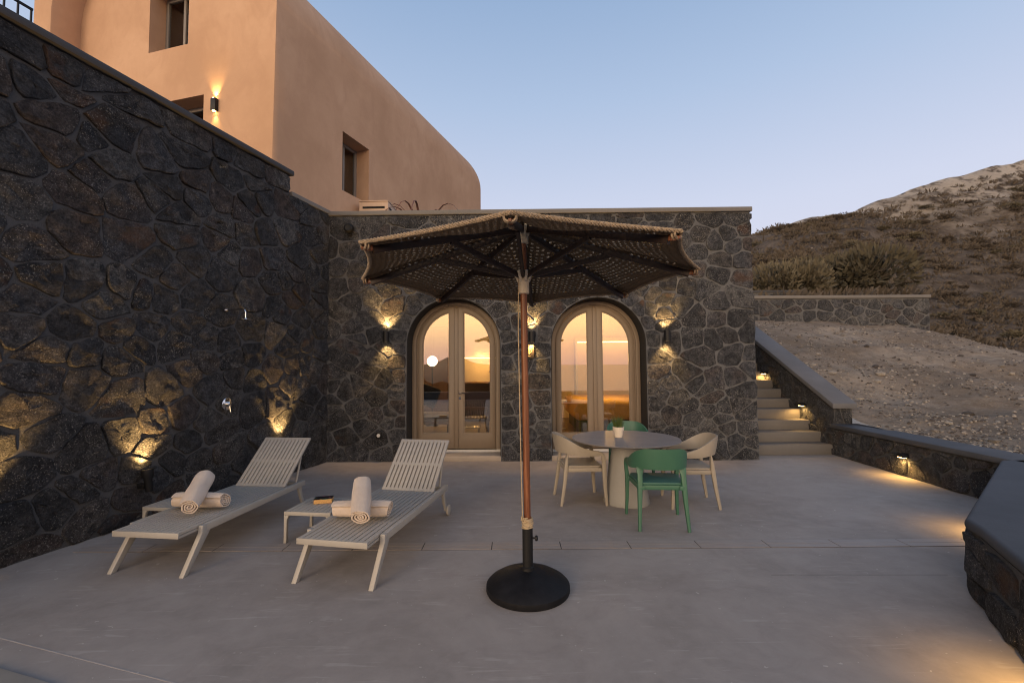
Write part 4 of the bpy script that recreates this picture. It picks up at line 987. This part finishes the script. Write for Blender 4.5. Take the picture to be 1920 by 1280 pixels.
md = cn.modifiers.new('s', 'SOLIDIFY'); md.thickness = .0015; md.offset = 1
for k in range(8):   # braided border, three strands twisted
    tr = MB()
    n = 90
    for sgn in range(4):
        P = []
        for i in range(n + 1):
            a = i / n; p = gore(k, 1.0, a); q = gore(k, .97, a); t_ = (gore(k, 1.0, min(1, a + .01)) - gore(k, 1.0, max(0, a - .01))).normalized(); o1 = (p - q).normalized(); o2 = t_.cross(o1); ph = a * 70 + sgn * math.pi / 2
            P.append(p - o1 * .004 + o1 * .009 * math.cos(ph) + o2 * .009 * math.sin(ph))
        tr.tube(P, .0060, 5)
    tr.build('border', 'crochet_trim', cn, smooth=True)
for d in ribdir:   # loops that hold the cloth on the rib ends
    c = Vector((0, 0, ZT + .008 - TILT * d.y * RT)) + d * (RT - .012); s_ = Vector((-d.y, d.x, 0)); lp = MB()
    for q in range(2): lp.tube([c - d * (.018 * q) + s_ * .030 * math.cos(a) + Vector((0, 0, .022 * math.sin(a))) for a in [i * 2 * math.pi / 14 for i in range(14)]], .0075, 5, closed=True)
    lp.build('loop', 'crochet_trim', cn, smooth=True)
c = hx(2.745); cap = MB(); 
for q in range(3): cap.tube([c + Vector(((.055 - .015 * q) * math.cos(a), (.055 - .015 * q) * math.sin(a), .012 * q - .012)) for a in [i * 2 * math.pi / 16 for i in range(16)]], .010, 6, closed=True)
cap.build('crown_ring', 'crochet_trim', cn, smooth=True)
# cord and rope wrap
MB().tube([(-.052, -.02, 2.30), (-.056, -.03, 1.9), (-.050, -.032, 1.3), (-.042, -.03, .8), (-.036, -.022, .53)], .0042, 6).build('cord', 'rope', um, smooth=True)
P = [Vector(((.037 + .004 * math.sin(i * 1.7)) * math.cos(i * .5), (.037 + .004 * math.cos(i * 2.3)) * math.sin(i * .5), .445 + .075 * i / 110 + .010 * math.sin(i * .23 + .4))) for i in range(111)]
wrp = MB().tube(P, .0058, 6); wrp.tube([(-.036, -.022, .50), (-.045, -.03, .53), (-.038, -.034, .55), (-.030, -.03, .52), (-.05, -.03, .51)], .005, 6); wrp.build('rope_wrap', 'rope', um, smooth=True)

# ------------------------------------------------------------------ loungers
def lounger(loc, rz, label):
    t = thing('sun_lounger', label, 'lounger', loc, rz, 'slatted sun loungers')
    ZS = .345; W = .292; ns_ = 13; pw = 2 * W / ns_; y1 = 1.34
    slm = MB().box(-pw / 2 + .0048, pw / 2 - .0048, 0, y1, -.024, 0).mesh('slat', bevel=.003); slm.materials.append(MAT['lounger_paint'])
    L_ = .665; A_ = R(42)
    bsm = MB().box(-pw / 2 + .0048, pw / 2 - .0048, 0, L_, -.022, 0).mesh('slat', bevel=.003); bsm.materials.append(MAT['lounger_paint'])
    Mb = Matrix.Translation((0, y1 + .008, ZS)) @ Matrix.Rotation(A_, 4, 'X')
    bko = MB().box(-W + .004, W - .004, .001, .034, -.021, -.0015, Mb).build('backrest', 'lounger_paint', t)
    for (a, b) in ((L_ * .5 - .018, L_ * .5 + .018), (L_ - .035, L_)): MB().box(-W + .004, W - .004, a + .001, b - .001, -.021, -.0015, Mb).build('cross_slat', 'lounger_paint', bko)
    st_ = MB().box(-W + .004, W - .004, .001, .030, ZS - .023, ZS - .0015).build('seat', 'lounger_paint', t)
    for (a, b) in ((.42, .455), (.86, .895), (1.305, y1 - .001)): MB().box(-W + .004, W - .004, a, b, ZS - .023, ZS - .0015).build('cross_slat', 'lounger_paint', st_)
    for i in range(ns_):
        x = -W + pw * (i + .5)
        o = bpy.data.objects.new('slat', slm); COL.objects.link(o); o.parent = st_; o.location = (x, 0, ZS)
        o = bpy.data.objects.new('slat', bsm); COL.objects.link(o); o.parent = bko; o.matrix_local = Mb @ Matrix.Translation((x, 0, 0))
    MB().box(-W, W, -.012, -.001, ZS - .046, ZS - .0005).build('front_edge', 'lounger_paint', t, bevel=.003)
    for sg in (-1, 1):
        x0, x1 = (W + .004, W + .046) if sg > 0 else (-W - .046, -W - .004)
        MB().box(sg * W - (.016 if sg > 0 else -.001), sg * W + (-.001 if sg > 0 else .016), .0, .23, ZS - .045, ZS - .026).build('edge_rail', 'lounger_paint', t)
        MB().box(x0, x1, .225, 1.66, ZS - .062, ZS - .004).build('side_rail', 'lounger_paint', t, bevel=.005)
        xm = (x0 + x1) / 2
        lg = MB(); vsl = [(xx, yy, z) for z, ya, yb in ((.0, -.005, .042), (ZS - .064, .175, .262), (ZS - .0045, .1785, .2235)) for yy in (ya, yb) for xx in (x0 + .001, x1 - .001)]
        fsl = []
        for i in range(2):
            b = i * 4; fsl += [(b, b + 1, b + 5, b + 4), (b + 2, b + 6, b + 7, b + 3), (b, b + 4, b + 6, b + 2), (b + 1, b + 3, b + 7, b + 5)]
        fsl += [(0, 2, 3, 1), (8, 9, 11, 10)]
        lg.add(vsl, fsl).build('leg', 'lounger_paint', t, bevel=.004)
        xr = xm - sg * .018
        rl2 = MB(); rl2.tube([(xr, 1.60, ZS - .064), (xr, 1.645, .15), (xr, 1.69, .055)], [(.017, .030), (.016, .022), (.014, .018)], 8, ell=.4); rl2.build('leg', 'lounger_paint', t, smooth=True)
        wh = MB(); wh.lathe([(.045, -.014), (.055, -.010), (.055, .010), (.045, .014)], 24, Matrix.Translation((xm + sg * .012, 1.705, .0552)) @ Matrix.Rotation(math.pi / 2, 4, 'Y')); wh.build('wheel', 'lounger_paint', t, bevel=.003)
        MB().tube([(sg * (W - .03), 1.60, ZS - .03), (sg * (W - .03), y1 + .36, ZS + .29)], .012, 8).build('backrest_stay', 'lounger_paint', t, smooth=True)
    MB().box(-W - .003, W + .003, 1.60, 1.635, ZS - .055, ZS - .02).build('cross_bar', 'lounger_paint', t)
    return t
L1 = lounger((-2.912, 3.677, 0), R(-6.8), 'slatted cream sun lounger alongside the tall stone wall')
L2 = lounger((-1.358, 3.476, 0), R(-11.0), 'slatted cream sun lounger beside the parasol')
def side_table(loc, rz, label, w_, d_):
    t = thing('side_table', label, 'table', loc, rz, 'low slatted side tables'); Z = .292
    n = 9; p = w_ / n
    sm_ = MB().box(-p / 2 + .003, p / 2 - .003, .021, d_ - .021, Z - .018, Z).mesh('slat', bevel=.002); sm_.materials.append(MAT['side_table_paint'])
    for i in range(n): o = bpy.data.objects.new('slat', sm_); COL.objects.link(o); o.parent = t; o.location = (p * (i + .5), 0, 0)
    MB().box(0, w_, 0, .020, Z - .035, Z).build('frame', 'side_table_paint', t, bevel=.003); MB().box(0, w_, d_ - .020, d_, Z - .035, Z).build('frame', 'side_table_paint', t, bevel=.003)
    for x in (0, w_ - .03):
        for y in (0, d_ - .03):
            l = MB(); s1 = 1 if x == 0 else -1; xb = x if x == 0 else x + .03
            l.prism([(xb, 0), (xb + s1 * .026, 0), (xb + s1 * .030, Z - .075), (xb + s1 * .050, Z - .0355), (xb, Z - .0355)], y + .001, y + .029); l.build('leg', 'side_table_paint', t, bevel=.003)
    return t
ST1 = side_table((-2.14, 4.318, 0), R(-7), 'low slatted side table between the loungers with a book on it', .46, .46)
side_table((-3.60, 4.49, 0), R(-7), 'low slatted side table against the tall wall behind crossed towels', .36, .46)
bk_ = thing('book', 'thick paperback with a dark patterned cover on the side table', 'book', (-1.885, 4.60, .2925), R(12))
MB().box(-.083, .083, -.055, .055, .002, .040).build('pages', 'page_edge', bk_); MB().box(-.085, .085, -.057, .057, .0402, .043).build('cover', 'book_cover', bk_); MB().box(-.085, .085, -.057, .057, 0, .0018).build('cover', 'book_cover', bk_)

# ------------------------------------------------------------------ towels
def towel_roll(M, label, seed, l=.50, r=.070):
    rnd_ = random.Random(seed); turns = 3.4; n = 96; th = .0125; pa = []; pb = []
    sq = rnd_.uniform(.86, .95)
    for i in range(n + 1):
        a = turns * 2 * math.pi * i / n; rr = .010 + (r - .010) * i / n; wob = 1 + .045 * math.sin(a * 2 + seed) + .03 * math.sin(a * 5 + seed * 2)
        pa.append((rr * wob * math.cos(a), rr * wob * math.sin(a) * sq)); pb.append(((rr * wob - th) * math.cos(a), (rr * wob - th) * math.sin(a) * sq))
    m_ = MB(); ny = 9; K2 = 2 * (n + 1); loop = pa + pb[::-1]
    for j in range(ny + 1):
        y = -l / 2 + l * j / ny; e = min(1, min(j, ny - j) * .9 + .55)
        for i, (x, z) in enumerate(loop):
            ii = i if i <= n else 2 * n + 1 - i; f = ii / n
            bul = 1 + .05 * math.sin(j * 1.3 + seed) * .5 - (.10 if j in (0, ny) else .02 if j in (1, ny - 1) else 0)
            off = (.010 * math.sin(f * 21 + seed) + .010 * (f - .5)) if j in (0, ny) else 0
            m_.v.append((x * bul, y + off * (1 if j else -1), z * bul))
    for j in range(ny):
        for i in range(K2): k = (i + 1) % K2; m_.f.append((j * K2 + i, j * K2 + k, (j + 1) * K2 + k, (j + 1) * K2 + i))
    for j in (0, ny):
        for i in range(n): m_.f.append((j * K2 + i, j * K2 + i + 1, j * K2 + 2 * n - i, j * K2 + 2 * n + 1 - i))
    o = m_.build('rolled_towel', 'towel_cotton', smooth=True); o.matrix_world = M; return meta(o, label, 'towel', 'rolled towels')
def towels(lo_, who, y, ang, top, seed):
    B = Matrix.Translation(lo_.location) @ Matrix.Rotation(lo_.rotation_euler.z, 4, 'Z')
    towel_roll(B @ Matrix.Translation((-.02, y, .345 + .080)) @ Matrix.Rotation(math.pi / 2 + ang, 4, 'Z'), 'rolled cream towel lying underneath, across the lounger ' + who, seed, .47, .084)
    tl = R(21)
    towel_roll(B @ Matrix.Translation((-.005, y - .045, .345 + .176)) @ Matrix.Rotation(top, 4, 'Z') @ Matrix.Rotation(tl, 4, 'X'), 'rolled cream towel resting on top of another, on the lounger ' + who, seed + 1, .46, .088)
towels(L1, 'alongside the tall wall', .56, R(3), R(24), 3); towels(L2, 'beside the parasol', .47, R(10), R(27), 7)

# ------------------------------------------------------------------ dining set
tb = thing('dining_table', 'round grey marbled dining table on a conical pale base', 'table', (1.354, 5.522, 0))
MB().lathe([(.60, .728), (.632, .742), (.635, .748), (.632, .752), (.002, .7525)], 72).build('top', 'table_marble', tb, smooth=True)
MB().lathe([(.268, 0), (.270, .008), (.262, .05), (.150, .70), (.152, .727)], 56).build('base', 'table_base', tb, smooth=True)
def chair(loc, rz, mat, seatmat, label):
    t = thing('dining_chair', label, 'chair', loc, rz, 'plastic armchairs round the dining table')
    # seat
    n = 10; poly = []
    for (cx, cy_, a0) in ((.188, .17, 0), (-.188, .17, 90), (-.168, -.14, 180), (.168, -.14, 270)):
        poly += [(cx + .06 * math.cos(R(a0 + 9 * i)), cy_ + .06 * math.sin(R(a0 + 9 * i))) for i in range(11)]
    MB().slab(poly, .435, .456).build('seat', seatmat, t, bevel=.006)
    MB().slab([(x * 1.035, y * 1.03) for x, y in poly], .385, .434).build('seat_frame', mat, t, bevel=.008)
    # back band sweeping down into the arms
    N_ = 44; vs_ = []; fs_ = []; NS = 8
    for i in range(N_ + 1):
        q = -1 + 2 * i / N_; th = min(1, abs(q) / .72) * math.pi / 2; sg = 1 if q >= 0 else -1
        x = sg * .272 * math.sin(th) ** .85 if th > 0 else 0; y = -.015 - .255 * math.cos(th)
        if abs(q) > .72: y += (abs(q) - .72) / .28 * .20; x += sg * .004
        k = abs(q)
        top = .81 - .178 * sm((k - .18) / .80); bot = .615 - .03 * math.sin(min(1, k / .6) * math.pi) if k < .5 else .615 - .0 * k
        bot = .590 + (.0 if k < .35 else -.020 * sm((k - .35) / .4)); bot = min(bot, top - .040)
        nx, ny = (sg * math.sin(th), -math.cos(th)); fl_ = .035 * (1 - sm(k)) 
        sec = []
        for j in range(NS):
            c = 2 * math.pi * (j + .5) / NS; cu = math.copysign(abs(math.cos(c)) ** .4, math.cos(c)); su = math.copysign(abs(math.sin(c)) ** .7, math.sin(c)); zz = (top + bot) / 2 + (top - bot) / 2 * su; thk = .011 + .006 * sm(k)
            o = thk * cu + fl_ * (zz - bot) / .19; vs_.append((x + nx * o, y + ny * o, zz))
    for i in range(N_):
        for j in range(NS): k = (j + 1) % NS; fs_.append((i * NS + j, i * NS + k, (i + 1) * NS + k, (i + 1) * NS + j))
    fs_ += [tuple(range(NS))[::-1], tuple(N_ * NS + j for j in range(NS))]
    MB().add(vs_, fs_).build('backrest', mat, t, smooth=True)
    for sg in (-1, 1):
        # front leg: arm end curls down and runs to the floor
        MB().tube([(sg * .276, .150, .606), (sg * .278, .205, .598), (sg * .278, .232, .565), (sg * .272, .240, .50), (sg * .262, .243, .41), (sg * .266, .25, .2), (sg * .275, .265, 0)], [(.017, .020), (.018, .022), (.019, .024), (.020, .026), (.023, .028), (.018, .022), (.014, .017)], 10, ell=.55).build('front_leg', mat, t, smooth=True)
        # rear leg grows out of the back band
        MB().tube([(sg * .208, -.176, .602), (sg * .210, -.181, .575), (sg * .213, -.188, .53), (sg * .216, -.198, .43), (sg * .224, -.220, .25), (sg * .238, -.262, 0)], [(.034, .008), (.036, .011), (.027, .019), (.027, .025), (.021, .022), (.015, .016)], 10, ell=.55, up=(0, 1, 0)).build('rear_leg', mat, t, smooth=True)
        MB().box(sg * .225 - .04, sg * .225 + .04, .17, .215, .388, .43).build('seat_bracket', mat, t, bevel=.006)
        MB().box(sg * .195 - .025, sg * .195 + .025, -.225, -.17, .388, .43).build('seat_bracket', mat, t, bevel=.006)
    return t
chair((1.498, 4.80, 0), R(-4), 'chair_green', 'chair_seat_green', 'green plastic armchair with its back to the terrace, nearest the parasol')
chair((1.62, 6.42, 0), R(178), 'chair_green', 'chair_seat_green', 'green plastic armchair between the table and the arched door')
chair((.80, 5.62, 0), R(-85), 'chair_beige', 'chair_beige', 'beige plastic armchair on the parasol pole side of the table')
chair((2.09, 5.46, 0), R(84), 'chair_beige', 'chair_beige', 'beige plastic armchair on the steps side of the table')
pp = thing('potted_plant', 'little grass plant in a cream pot on the dining table', 'plant', (1.285, 5.58, .7528))
MB().lathe([(.045, 0), (.047, .004), (.058, .085), (.066, .087), (.069, .125), (.062, .126), (.058, .10)], 28).build('pot', 'pot_cream', pp, smooth=True)
MB().lathe([(.058, .098), (.058, .108), (.002, .112)], 20).build('soil', 'soil', pp)
gb = MB(); rg2 = random.Random(2)
for i in range(190):
    a = rg2.uniform(0, 6.28); q = rg2.random() ** .5 * .048; h = rg2.uniform(.09, .165); lean = q * 1.0 + rg2.uniform(-.01, .02); x, y = q * math.cos(a), q * math.sin(a); dx, dy = math.cos(a) * lean, math.sin(a) * lean; wv = .0022; sx_, sy_ = -math.sin(a + rg2.uniform(-1, 1)) * wv, math.cos(a + rg2.uniform(-1, 1)) * wv
    gb.add([(x - sx_, y - sy_, .105), (x + sx_, y + sy_, .105), (x + dx * .45 + sx_ * .8, y + dy * .45 + sy_ * .8, .105 + h * .6), (x + dx * .45 - sx_ * .8, y + dy * .45 - sy_ * .8, .105 + h * .6), (x + dx, y + dy, .105 + h)], [(0, 1, 2, 3), (3, 2, 4)])
gb.build('grass', 'blade_green', pp)
